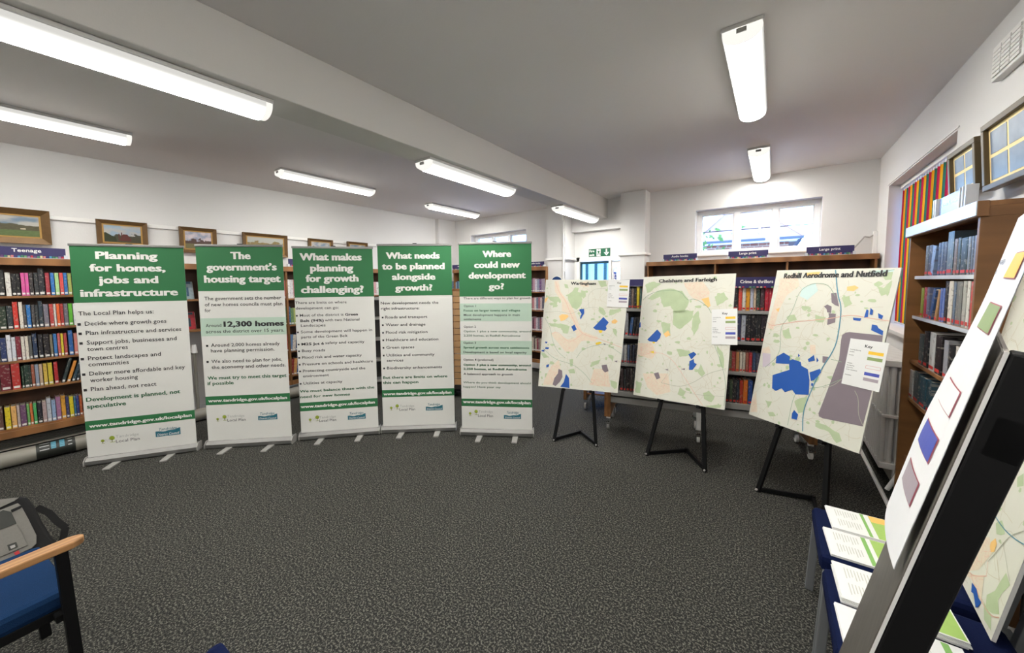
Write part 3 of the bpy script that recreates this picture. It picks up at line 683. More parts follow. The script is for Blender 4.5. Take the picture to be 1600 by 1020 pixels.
# ---- third left case
PC, c = case('tall oak wall bookcase seen between the second and third banners', (-5.5, 1.30, 0), (0, 1, 0), 2.6, .18, 1.86, (1.413, 1.038, .661, .311), (.87, 1.74), plinth=.06)
G3 = 'books between the second and third banners'
cp = (3.188, 430, 370)
def gaprow(P_, z, n_, x0, x1, ybase, hts, cols, where, group, **kw):
    pl = Plane(P_.M @ Matrix.Translation((0, 0, -.035))); a = pl.at(x0, ybase)[0]; b = pl.at(x1, ybase)[0]; w = (b-a)/n_
    for k in range(n_):
        add_book(P_, a+k*w+.0006, z+.0005, -.035, w-.0012, hts*(.92+.12*random.random()), .14, cols[k % len(cols)], kw.get('lean', 0), '%s book, %s from the left, %s' % (cname(cols[k % len(cols)]), ORD[k], where), group, sticker=kw.get('sticker'))
gaprow(PC, 1.413, 7, 438, 474, 466, .26, ['#cfc8bd', '#d9777a', '#e0ddd5', '#cfcaca', '#b86a70', '#d8d0cf', '#8a6a6a'], 'top shelf between second and third banners', G3)
gaprow(PC, 1.038, 7, 440, 474, 507, .25, ['#8fa05a', '#3a6a4a', '#2f5f8a', '#6a8a5a', '#a8b06a', '#2f4f6a', '#3a3a4a'], 'second shelf between second and third banners', G3)
gaprow(PC, .661, 7, 442, 476, 548, .25, ['#3a3a4a', '#b04a3a', '#6a8ab0', '#d8d0c0', '#4a5a7a', '#7a3a3a', '#2a2a3a'], 'third shelf between second and third banners', G3, lean=-5)
gaprow(PC, .311, 7, 444, 478, 586, .24, ['#2a3a5a', '#c86a3a', '#8a2a2a', '#d09a5a', '#3a5a8a', '#a83a2a', '#5a3a3a'], 'bottom shelf between second and third banners', G3, lean=-5)
pl = Plane(PC.M @ Matrix.Translation((0, 0, -.035)))
gaprow(PC, 1.413, 5, 580, 600, 452, .22, ['#d8c8b8', '#cfa0a0', '#e0ddd5', '#c8b0a0', '#b0b8c0'], 'top shelf between third and fourth banners', 'books between the third and fourth banners')

# shelf-top signs
def sign(label, M_, w, h, text, cap, col=purple, stripes=True, cx=.5, ty=.55, tabs=True, tw=1.05):
    t = thing('shelf_sign', label, 'sign', M=M_, group='purple section signs on the bookcases')
    mb = MB(); mb.box(0, w, .004, h, -.006, 0); mb.build('panel', col, t)
    mb = MB(); ctext(mb, text, w*cx, h*ty, cap, .018, .001, tw); mb.build('lettering', white_ink, t)
    if stripes:
        cols = ['sage:#6a9a6a', 'plum:#5a3a6a', 'rose:#c87a80', 'leaf:#3a7a5a', 'red:#b83040', 'straw:#c8c090', 'sky:#4a8ab0', 'mauve:#8a6a90', 'green:#3f7a5f', 'indigo:#34306a']
        ms = [mat('stripe_'+c_.split(':')[0], hx(c_.split(':')[1]), .5) for c_ in cols]
        mb = MB(); n_ = int(w/.018)
        for k in range(n_):
            mb.k = (k*7) % 10; x = .01+k*(w-.02)/n_; hh_ = h*(.20+.05*((k*5) % 3)/2); mb.box(x, x+(w-.02)/n_*.8, .005, hh_, 0, .001)
        mb.build('book_spine_print', ms, t)
    if tabs:
        for x in (0, w):
            mb = MB(); mb.box(x-.012, x+.012, 0, h*.35, -.03, .012); mb.build('clear_foot', acryl, t)
    return t
sign('purple Teenage sign on top of the left wall bookcase', PL.M @ Matrix.Translation((-.35-Y0, 1.876, -.02)), .60, .10, 'Teenage', .032, cx=.63)
sign('small blue and purple sign over the case between second and third banners', PC.M @ Matrix.Translation((2.21-1.30, 1.862, -.02)), .38, .11, 'Fiction', .03)

# ---- back wall cases
PK, c = case('oak wall bookcase at the back left, right of the fifth banner', (-5.40, 5.30, 0), (1, 0, 0), 2.24, .18, 1.88, (1.441, 1.115, .75, .384), (.75, 1.50), depth=.24, plinth=.06)
G5 = 'books right of the fifth banner'
pk = [['#5a3a5a', '#b08a9a', '#c8c4d0', '#8a90a8', '#6a4a7a', '#9a8aa0', '#a8a0b0'], ['#7a4a50', '#b87a80', '#d0c8c8', '#6a7a90', '#a06070', '#c0b0b0', '#5a5a6a'], ['#b8a8b0', '#5a3a4a', '#a06a7a', '#c8c0c8', '#7a7a8a', '#8a4a5a', '#d0c8c8'], ['#a8a090', '#c0b8a8', '#6a5a5a', '#b0a898', '#8a3a4a', '#7a6a6a', '#b8b0a0']]
for z, yb, cl, nm, x0, x1 in ((1.441, 456, pk[0], 'top shelf', 833, 853), (1.115, 485, pk[1], 'second shelf', 833, 850), (.75, 517, pk[2], 'third shelf', 833, 849), (.384, 549, pk[3], 'bottom shelf', 833, 846)):
    gaprow(PK, z, 7, x0-4, x1, yb, .24, cl, nm+' right of the fifth banner', G5)
gaprow(PK, 1.441, 6, 706, 722, 452, .20, ['#4a6a8a', '#2a3a4a', '#8aa0b0', '#3a5a7a', '#6a8aa0', '#2a3a4a'], 'top shelf seen between fourth and fifth banners', 'books between the fourth and fifth banners')
sign('purple sign ending in books on the back left case, right of the fifth banner', PK.M @ Matrix.Translation((1.72, 1.881, -.02)), .47, .088, 'Audio books', .026, cx=.62)
sign('end of a purple sign showing between the fourth and fifth banners', PK.M @ Matrix.Translation((-.05, 1.881, -.02)), .45, .10, 'History', .028)
PR, c = case('long empty oak bookcase below the back right window', (-1.475, 5.30, 0), (1, 0, 0), 2.345, .25, 1.885, (1.50, 1.15, .80, .45), (.854, 1.595), depth=.24, cor=.058, plinth=.06)
for lb, x0, x1, yt, yb, tx in (('purple Audio books sign on the back right bookcase', 1036.5, 1089, 395.5, 404.5, 'Audio books'), ('purple Large print sign in the middle of the back bookcase', 1138, 1200.6, 390, 401, 'Large print'), ('purple Large print sign at the right end of the back bookcase', 1260, 1335.4, 382.5, 394.3, 'Large print')):
    pl = Plane(PR.M @ Matrix.Translation((0, 0, -.015))); a = pl.at(x0, yb); b = pl.at(x1, yt)
    sign(lb, pl.M @ Matrix.Translation((a[0], 1.886, 0)), b[0]-a[0], max(.085, b[1]-1.886), tx, .027)

# ---- right wall case
PW, c = case('oak bookcase against the right wall below the framed photographs', (.70, 3.40, 0), (0, -1, 0), .98, .12, 1.945, (1.635, 1.383, 1.095, .85, .455), (), depth=.19, cor=.066, plinth=.05)
tag(c, group=None)
GR = 'books in the right wall bookcase'
red = lab_r
row(PW, 1.635, (5.664, 1420, 300, lambda x: 735), [(135, 162, 480, '#5a5a50'), (164, 198, 475, '#3c3c44'), (176, 205, 470, '#8fa8d0', -12), (245, 268, 455, '#4a5a78'), (270, 292, 448, '#5a6a88'), (294, 322, 445, '#4a5062'), (324, 376, 358, '#6a7a86'), (384, 412, 420, '#7a6a60'), (414, 442, 410, '#3a4a4a'), (444, 498, 410, '#2e3c3c'), (502, 528, 400, '#7a8088'), (532, 556, 396, '#5a6270'), (558, 580, 390, '#8088a0'), (583, 598, 388, '#505868')], 'top shelf of the right wall bookcase', GR, tint=.85, sticker=red)
row(PW, 1.383, (5.664, 1400, 440, L3(215, 305, 700, 440)), [(208, 230, 55, '#8a9a3a'), (234, 256, 50, '#b03a50'), (258, 280, 50, '#6a7088'), (284, 306, 45, '#3a5a90', -16), (330, 350, 60, '#b0895a', -14), (372, 392, 60, '#5a70b0'), (394, 412, 58, '#6078b8'), (414, 440, -4, '#2a2a2e'), (444, 480, -6, '#ddd5c8'), (486, 506, 0, '#6a7a90'), (512, 560, 0, '#7a7a78'), (566, 598, -6, '#b0b0a8'), (602, 628, -6, '#e0dcd4'), (634, 670, 0, '#c8323c')], 'second shelf of the right wall bookcase', GR, tint=.85, sticker=red)
row(PW, 1.095, (5.664, 1400, 440, L3(190, 715, 440, 860)), [(192, 226, 460, '#4f5a5a'), (232, 270, 435, '#24262a'), (282, 328, 445, '#c8c8c4'), (332, 385, 470, '#2a2426'), (404, 440, 515, '#9a9aa0'), (446, 500, 560, '#1c1c20'), (505, 560, 570, '#d8d0c8')], 'third shelf of the right wall bookcase', GR, tint=.85, sticker=red)
row(PW, .85, (5.1, 1350, 560, L3(345, 355, 500, 450)), [(345, 376, 80, '#b8bab8'), (382, 420, 95, '#4a5a60'), (428, 474, 140, '#3a5a68'), (484, 520, 170, '#2a4a58')], 'fourth shelf down of the right wall bookcase', GR, tint=.85, sticker=red)
t = thing('facing_book', 'dark book facing out on the lowest shelf of the right wall bookcase', 'book', M=PW.M @ Matrix.Translation((.10, .456, -.04)) @ Matrix.Rotation(R(-16), 4, 'X'))
mb = MB(); mb.box(0, .15, 0, .23, -.02, 0); mb.build('cover', mat('dark_cover', hx('#2a3040'), .25, .5, 25), t)
mb = MB(); mb.box(.004, .153, .003, .227, -.017, -.003); mb.build('page_block', pages_m, t)
mb = MB(); mb.box(-.012, .992, 1.884, 1.944, .014, .018); mb.build('sheen_strip', acryl, c, .001)  # pale strip stands in for the window sheen on the varnished cornice
for z in (1.635, 1.383):
    mb = MB(); mb.box(.022, .958, z-.020, z-.001, -.03, -.027); mb.build('sheen_strip', acryl, c)  # same added sheen along the two upper shelf edges
sg = thing('shelf_sign', 'blue-grey Crime & thrillers sign in a clear holder on the right wall bookcase', 'sign', M=PW.M @ Matrix.Translation((.36, 1.946, -.03)))
mb = MB(); mb.box(0, .30, .002, .112, -.005, 0); mb.build('panel', mat('blue_grey_sign', hx('#7a86ae', 1.1), .15, spec=.8), sg)
mb = MB(); ctext(mb, 'Crime & thrillers', .15, .06, .022, .01, .001); mb.build('lettering', white_ink, sg)
for x in (-.05, -.02, .30, .335, .37):
    mb = MB(); mb.box(x, x+.010, 0, .115, -.03, .012); mb.build('clear_holder', acryl, sg, .002)

# ---- free-standing metal and wood display unit on castors
A_ = Vector((-1.45, 3.66, 0)); tv = Vector((.40+1.45, 4.09-3.66, 0)).normalized()
PM_ = Plane(frame(A_, tv, (0, 0, 1))); U = thing('display_unit', 'long grey metal shelf unit on castors behind the map boards', 'shelving', M=PM_.M)
UW = 1.86; UD = .46
def castor(parent, x, z, lock=False, white=False):
    mb = MB(); mb.box(x-.03, x+.03, .115, .125, z-.03, z+.03); mb.box(x-.020, x-.016, .04, .115, z-.02, z+.02); mb.box(x+.016, x+.020, .04, .115, z-.02, z+.02)
    if lock: mb.prism([(x-.02, .085, z+.02), (x+.02, .085, z+.02), (x+.025, .075, z+.065), (x-.025, .075, z+.065)], (0, .008, 0))
    o = mb.build('castor_fork', chrome, parent)
    mb = MB(); mb.tube((x-.012, .04, z+.012), (x+.012, .04, z+.012), .04, n=16); mb.build('castor_wheel', white_pl if white else grey_rub, o, smooth=False)
    return o
for x0 in (0.0, UW-.065):
    mb = MB(); mb.box(x0, x0+.065, .145, 1.60, -UD, 0); mb.build('end_panel', oak_v, U, .003)
for z in (1.332, 1.042, .748, .441):
    mb = MB(); mb.box(.07, UW-.07, z-.006, z, -UD*.5, -.015); mb.box(.07, UW-.07, z-.030 if z > .5 else z-.055, z-.004, -.02, -.012); mb.build('shelf', metal_g, U, .001)
mb = MB(); mb.box(.07, UW-.07, .30, 1.56, -UD*.5-.01, -UD*.5); mb.build('back_panel', mat('dark_grey_panel', hx('#3a3836'), .5), U)
mb = MB(); mb.box(.065, UW-.065, .30, .362, -.06, -.035); mb.box(.065, UW-.065, .30, .362, -UD, -UD+.03); mb.build('base_rail', metal_g, U, .002)
mb = MB(); mb.box(.07, UW-.07, 1.60, 1.606, -UD*.5, -.01); mb.build('top_shelf', metal_g, U)
mb = MB()
for x in (.02, .90, UW-.06):
    for z in (-.06, -UD+.02):
        mb = MB(); mb.box(x, x+.04, .125, .30, z, z+.04); mb.build('castor_post', white_pl, U, .003)
for x in (.04, .92, UW-.04):
    castor(U, x, -.045, True, x > .5); castor(U, x, -UD+.045, False, x > .5)
mb = MB(); mb.box(.07, UW-.07, 1.565, 1.635, -.018, -.008); mb.build('header_strip', purple, U)

hs = thing('shelf_sign', 'purple Crime & thrillers header sign on the metal shelf unit', 'sign', M=PM_.M @ Matrix.Translation((1.17, 1.545, 0)))
mb = MB(); mb.box(0, .44, 0, .100, -.006, 0); mb.build('panel', purple, hs)
mb = MB(); pl = Plane(PM_.M); a = pl.at(1156.5, 442.3); b = pl.at(1208, 440.8)
put(mb, 'Crime & thrillers', (a[0]-1.17, a[1]-1.545), (b[0]-1.17, a[1]-1.545), .030, .014, .001, 0, .03); mb.build('lettering', white_ink, hs)
ms = [mat('stripe_'+c_, None) for c_ in ('rose', 'leaf', 'sage', 'indigo', 'red', 'straw')]
mb = MB()
for k in range(15): mb.k = (k*5) % 6; mb.box(.02+k*.028, .036+k*.028, .001, .014, 0, .001)
mb.build('book_spine_print', ms, hs)
GM = 'books on the grey metal unit'
row(PM_, 1.332, (4.25, 1130, 420, lambda x: 266), [(30, 62, 110, '#3a3036'), (66, 96, 120, '#2a2428'), (101, 124, 123, '#c8463a'), (126, 148, 122, '#d5d0c4'), (151, 175, 122, '#d99a2c'), (178, 199, 122, '#b8bccc'), (201, 217, 120, '#cbb59a'), (220, 243, 120, '#34443c'), (247, 271, 122, '#4a3038'), (276, 300, 120, '#b8283c'), (303, 328, 122, '#b02a3c'), (331, 350, 124, '#7a2a2a'), (353, 380, 124, '#2a2a3a')], 'under the Crime & thrillers header', GM, setback=.03, sticker=red)
row(PM_, 1.042, (4.25, 1130, 420, L3(0, 478, 300, 486)), [(88, 114, 285, '#3a3a5a'), (118, 146, 308, '#aeb4bc'), (149, 179, 305, '#26262a'), (182, 212, 310, '#222226'), (215, 246, 308, '#2a2c2e'), (249, 281, 310, '#302a30'), (284, 310, 312, '#2a2a30')], 'second shelf below Crime & thrillers', GM, setback=.03, sticker=red)
row(PM_, .748, (4.25, 1130, 420, L3(0, 685, 240, 695)), [(10, 34, 545, '#8a8a6a'), (37, 54, 548, '#7a7a5a'), (56, 80, 550, '#b04a48'), (83, 104, 552, '#c08a5a'), (108, 126, 552, '#d0c8b8'), (129, 145, 555, '#c8c0b0'), (148, 166, 555, '#a06050'), (169, 190, 556, '#b83a40'), (193, 214, 558, '#3a4a6a'), (217, 240, 560, '#4a4a5a')], 'third shelf below Crime & thrillers', GM, setback=.03, sticker=red)
row(PM_, .441, (4.25, 1130, 420, L3(0, 893, 200, 912)), [(-8, 12, 735, '#3a3a3a'), (15, 36, 735, '#2a2a2c'), (39, 60, 735, '#4a5a48'), (63, 84, 738, '#26262a'), (87, 104, 740, '#28303a'), (107, 128, 740, '#a83828'), (131, 160, 738, '#d0702c'), (163, 192, 742, '#2c4a8a')], 'bottom shelf below Crime & thrillers', GM, setback=.03, sticker=red)
GN = 'books seen between the first two map boards'
row(PM_, 1.332, (4.64, 940, 420, lambda x: 276), [(195, 214, 140, '#3a3a4a'), (216, 234, 143, '#6a5a50'), (237, 252, 143, '#2a2a2e'), (254, 274, 130, '#e0c830'), (277, 290, 142, '#4a6a6a'), (293, 310, 140, '#8a3a3a')], 'top shelf between the Warlingham and Chelsham maps', GN, setback=.03, sticker=red)
row(PM_, 1.042, (4.64, 940, 420, L3(150, 484, 280, 490)), [(145, 166, 345, '#5a6a7a'), (170, 192, 320, '#9a9ca0'), (198, 218, 350, '#3a5a8a', -6), (222, 240, 350, '#2a2a2e', -6), (243, 258, 352, '#3a3a40', -6), (262, 280, 352, '#2a2a30')], 'second shelf between the Warlingham and Chelsham maps', GN, setback=.03, sticker=red)
row(PM_, .748, (4.64, 940, 420, L3(140, 680, 280, 690)), [(142, 160, 552, '#a0a2a4'), (163, 183, 552, '#c0c0be'), (186, 202, 552, '#4a5a7a'), (205, 220, 552, '#3a3a40'), (223, 240, 552, '#3a4050'), (243, 262, 552, '#2a2a30')], 'third shelf between the Warlingham and Chelsham maps', GN, setback=.03, sticker=red)
row(PM_, .441, (4.64, 940, 420, L3(130, 880, 280, 890)), [(134, 156, 720, '#4a3a3a'), (159, 176, 725, '#3a3a3e'), (179, 200, 715, '#2a2024'), (203, 222, 720, '#4a4040'), (225, 244, 722, '#2a2a2e')], 'bottom shelf between the Warlingham and Chelsham maps', GN, setback=.03, sticker=red)
# books lying on top of the metal unit
for k, (x, w, col, nm) in enumerate(((1.155, .14, '#1f3a5a', 'dark blue'), (1.31, .12, '#2a2226', 'black'), (1.45, .16, '#c8b89a', 'cream and white'), (1.63, .14, '#4a3038', 'dark red'))):
    add_book(PM_, x+.0, 1.632 if False else 1.607, -.10, .03, w, .20, col, -90 if False else 0, 'x', 'books lying on top of the metal unit')
    o = [q for q in COL.objects if q.get('label') == 'x'][0]
    o.matrix_world = PM_.M @ Matrix.Translation((x, 1.607+.032, -.05)) @ Matrix.Rotation(R(-90), 4, 'Z') @ Matrix.Diagonal((.030, w, .16, 1))
    o['label'] = '%s book lying flat on top of the metal unit, %s from the left' % (nm, ORD[k])
    tp = COL.objects
# ---- lower wooden trolley behind the first map board
q = onz(916, 643); q2 = Vector((q.x-.02, q.y+.05, 0))
bt = thing('book_trolley', 'low wooden trolley on castors, only its foot showing below the Warlingham map', 'trolley', M=frame(q2, tv, (0, 0, 1)))
mb = MB(); mb.box(-.04, .0, .13, .95, -.5, 0); mb.build('end_panel', oak_v, bt, .003)
mb = MB(); mb.box(.32, .36, .13, .95, -.5, 0); mb.build('end_panel', oak_v, bt, .003)
for z in (.20, .55, .9):
    mb = MB(); mb.box(0, .32, z, z+.02, -.48, -.02); mb.build('shelf', oak, bt)
for x in (-.02, .34): castor(bt, x, -.05); castor(bt, x, -.45)
# ---- slatwall display between banners 4 and 5
ta = Vector((-3.69, 3.60, 0)); SW = thing('slatwall_stand', 'narrow slatted wooden display stand between the fourth and fifth banners', 'display stand', M=frame(ta, Vector((.86, .5, 0)), (0, 0, 1)))
mb = MB(); mb.box(-.022, 0, .12, 1.53, -.05, .012); mb.box(.60, .622, .12, 1.53, -.05, .012); mb.build('side_frame', oak_v, SW, .002)
zz = .14
while zz < 1.46:
    mb = MB(); mb.box(0, .60, zz, zz+.082, -.02, 0); mb.build('slat', mat('slat_wood', hx('#b08a60', 1.1), .45, .1, 6), SW, .002); zz += .092
mb = MB(); mb.box(-.022, .622, 1.50, 1.53, -.05, .012); mb.build('top_rail', oak, SW, .002)
mb = MB(); mb.box(-.022, .622, .09, .12, -.2, .15); mb.build('base', black_m, SW)
for x in (.03, .57): 
    mb = MB(); mb.tube((x-.012, .04, .08), (x+.012, .04, .08), .04, n=14); mb.build('castor_wheel', rubber, SW)
    mb = MB(); mb.box(x-.02, x+.02, .06, .09, .04, .12); mb.build('castor_fork', black_m, SW)
for k, (z, c_) in enumerate(((1.24, '#8a9ab0'), (.96, '#5a7ab0'), (.68, '#6a6a78'), (.40, '#b0b4c0'))):
    L_ = thing('leaflet_pack', '%s leaflet pack on the slatted stand, %s from the top' % (('pale blue', 'bright blue', 'grey', 'white')[k], ORD[k]), 'leaflet', M=SW.matrix_world @ Matrix.Translation((.10, z, .012)) @ Matrix.Rotation(R(-12), 4, 'X'), group='leaflets on the slatted stand')
    mb = MB(); mb.box(0, .15, 0, .20, 0, .006); mb.build('sheets', mat('leaf_'+c_[1:], hx(c_, 1.2), .5, .35, 30), L_)
    mb = MB(); mb.box(-.004, .154, -.004, .06, .008, .011); mb.build('clear_holder', acr_clear, L_)
# ---- grey metal trolley behind banners three and four
MT = thing('metal_trolley', 'grey metal book trolley glimpsed between the third and fourth banners', 'trolley', M=frame((-4.75, 2.62, 0), Vector((.55, .83, 0)), (0, 0, 1)))
for x in (0, .96):
    mb = MB(); mb.box(x, x+.03, .12, 1.42, -.35, 0); mb.build('end_panel', metal_g, MT, .002)
mb = MB(); mb.box(.03, .96, .12, 1.42, -.19, -.18); mb.build('back_panel', mat('dark_grey_panel', hx('#3a3836'), .5), MT)
for z in (.2, .5, .8, 1.1, 1.38):
    mb = MB(); mb.box(.03, .96, z, z+.03, -.35, -.0); mb.build('shelf', metal_g, MT, .001)
for x in (.03, .96): castor(MT, x, -.04); castor(MT, x, -.31)

# ================================================================== PIPES AND RADIATORS
mb = MB(); mb.tube((-5.475, YF+.02, .075), (-5.475, 5.0, .075), .07, n=20)
P1 = mb.build('heating_pipe', pipe_m, smooth=True); smooth_by_angle(P1); tag(P1, 'thick cream heating pipe along the floor under the left bookcases', 'pipe')
mb = MB(); mb.tube((-5.475, -.03, .075), (-5.475, .20, .075), .0715, n=20); o = mb.build('printed_wrap', mat('pipe_wrap_dark', hx('#2a2c28'), .4), P1, smooth=True); smooth_by_angle(o); o['label'] = 'dark printed band around the pipe'
mb = MB()
mb.k = 0
for y0, y1, k in ((-.01, .045, 0), (.055, .085, 1), (.105, .135, 1), (.155, .18, 0)):
    mb.k = k
    for j in range(5):
        if k == 0 and j % 2: continue
        a = R(20+j*14); b = R(20+j*14+(12 if k else 7)); r = .0722
        mb.quad((-5.475+r*math.cos(a), y0, .075+r*math.sin(a)), (-5.475+r*math.cos(b), y0, .075+r*math.sin(b)), (-5.475+r*math.cos(b), y1, .075+r*math.sin(b)), (-5.475+r*math.cos(a), y1, .075+r*math.sin(a)))
mb.build('band_print', [grey_ink, mat('band_blue', hx('#5a9ab0'), .4)], P1)
mb = MB(); mb.tube((.835, 3.43, .06), (.835, 5.2, .06), .055, n=20); P2 = mb.build('heating_pipe', pipe_m, smooth=True); smooth_by_angle(P2); tag(P2, 'thick pale heating pipe along the foot of the right wall', 'pipe')
mb = MB(); mb.tube((.70, 3.4, .03), (.70, 4.8, .03), .014, n=10); mb.tube((.70, 4.8, .03), (.70, 4.8, .2), .014, n=10)
o = mb.build('heating_pipe', trim_m, smooth=True); smooth_by_angle(o); tag(o, 'thin white pipe on the floor beside the thick pipe on the right', 'pipe')
# slotted convector casing below the Teenage bookcase
cv = thing('convector_casing', 'dark slotted convector casing below the Teenage bookcase', 'heater', (-5.6, -.28, 0))
for k in range(6):
    mb = MB(); mb.box(-.10, .035, -1.05, 1.07, .155+k*.0155, .163+k*.0155); mb.build('slat', mat('casing_metal', hx('#4a4844'), .45), cv)
mb = MB(); mb.box(-.10, -.09, -1.05, 1.07, .0, .25); mb.build('back_panel', mat('casing_dark', hx('#1c1b1a'), .6), cv)
mb = MB(); mb.box(-.1, .06, -1.05, 1.07, .142, .152); mb.build('ledge', pipe_m, cv)
# vertical pipe with valve below the short wall unit
vp = thing('radiator_valve', 'grey radiator pipe and valve below the short wall unit', 'valve', (-5.60, 1.158, 0))
mb = MB(); mb.tube((0, 0, .0), (0, 0, .80), .016, n=12); mb.tube((0, 0, .80), (0, -.06, .80), .014, n=10); mb.build('pipe', pipe_m, vp)
mb = MB(); mb.tube((0, 0, .80), (0, 0, .86), .03, .026, n=14); mb.tube((0, 0, .86), (0, 0, .90), .026, .02, n=14); mb.build('valve_head', white_pl, vp)
rp = thing('panel_radiator', 'grey panel radiator in shadow under the short wall unit', 'radiator', (-5.66, .98, 0))
mb = MB(); mb.box(-.03, .02, -.16, .14, .20, .95); mb.build('panel', mat('radiator_grey', hx('#8a8680'), .4), rp, .006)
for k in range(7):
    mb = MB(); mb.box(.02, .026, -.14+k*.04, -.12+k*.04, .24, .91); mb.build('fin', mat('radiator_grey', None), rp)
# column radiator below the striped blind
cr_ = thing('column_radiator', 'white column radiator under the side window', 'radiator', (.785, 3.78, .16))
H_ = .88
def section():
    mb = MB()
    for x in (-.084, -.042, 0, .042, .084): mb.tube((x, 0, .03), (x, 0, H_-.03), .0155, n=8)
    for z in (.05, .43, H_-.05): mb.box(-.100, .100, -.024, .024, z-(.024 if z != .43 else .012), z+(.024 if z != .43 else .012))
    return mb.build('section', rad_m, cr_, .008)
s0 = section()
for k in range(1, 23):
    o = s0.copy(); COL.objects.link(o); o.location = (0, k*.058, 0)
mb = MB(); mb.tube((0, -.03, .05), (0, -.09, .05), .014, n=10); mb.tube((0, -.09, .05), (-.06, -.09, -.10), .014, n=10); mb.build('pipe', trim_m, cr_)
mb = MB(); mb.tube((0, -.07, .03), (0, -.07, .14), .022, .018, n=12); mb.build('valve_head', black_m, cr_)
for k in (0, 21):
    mb = MB(); mb.box(-.02, .02, k*.058-.012, k*.058+.012, -.04, .03); mb.build('foot', rad_m, cr_)

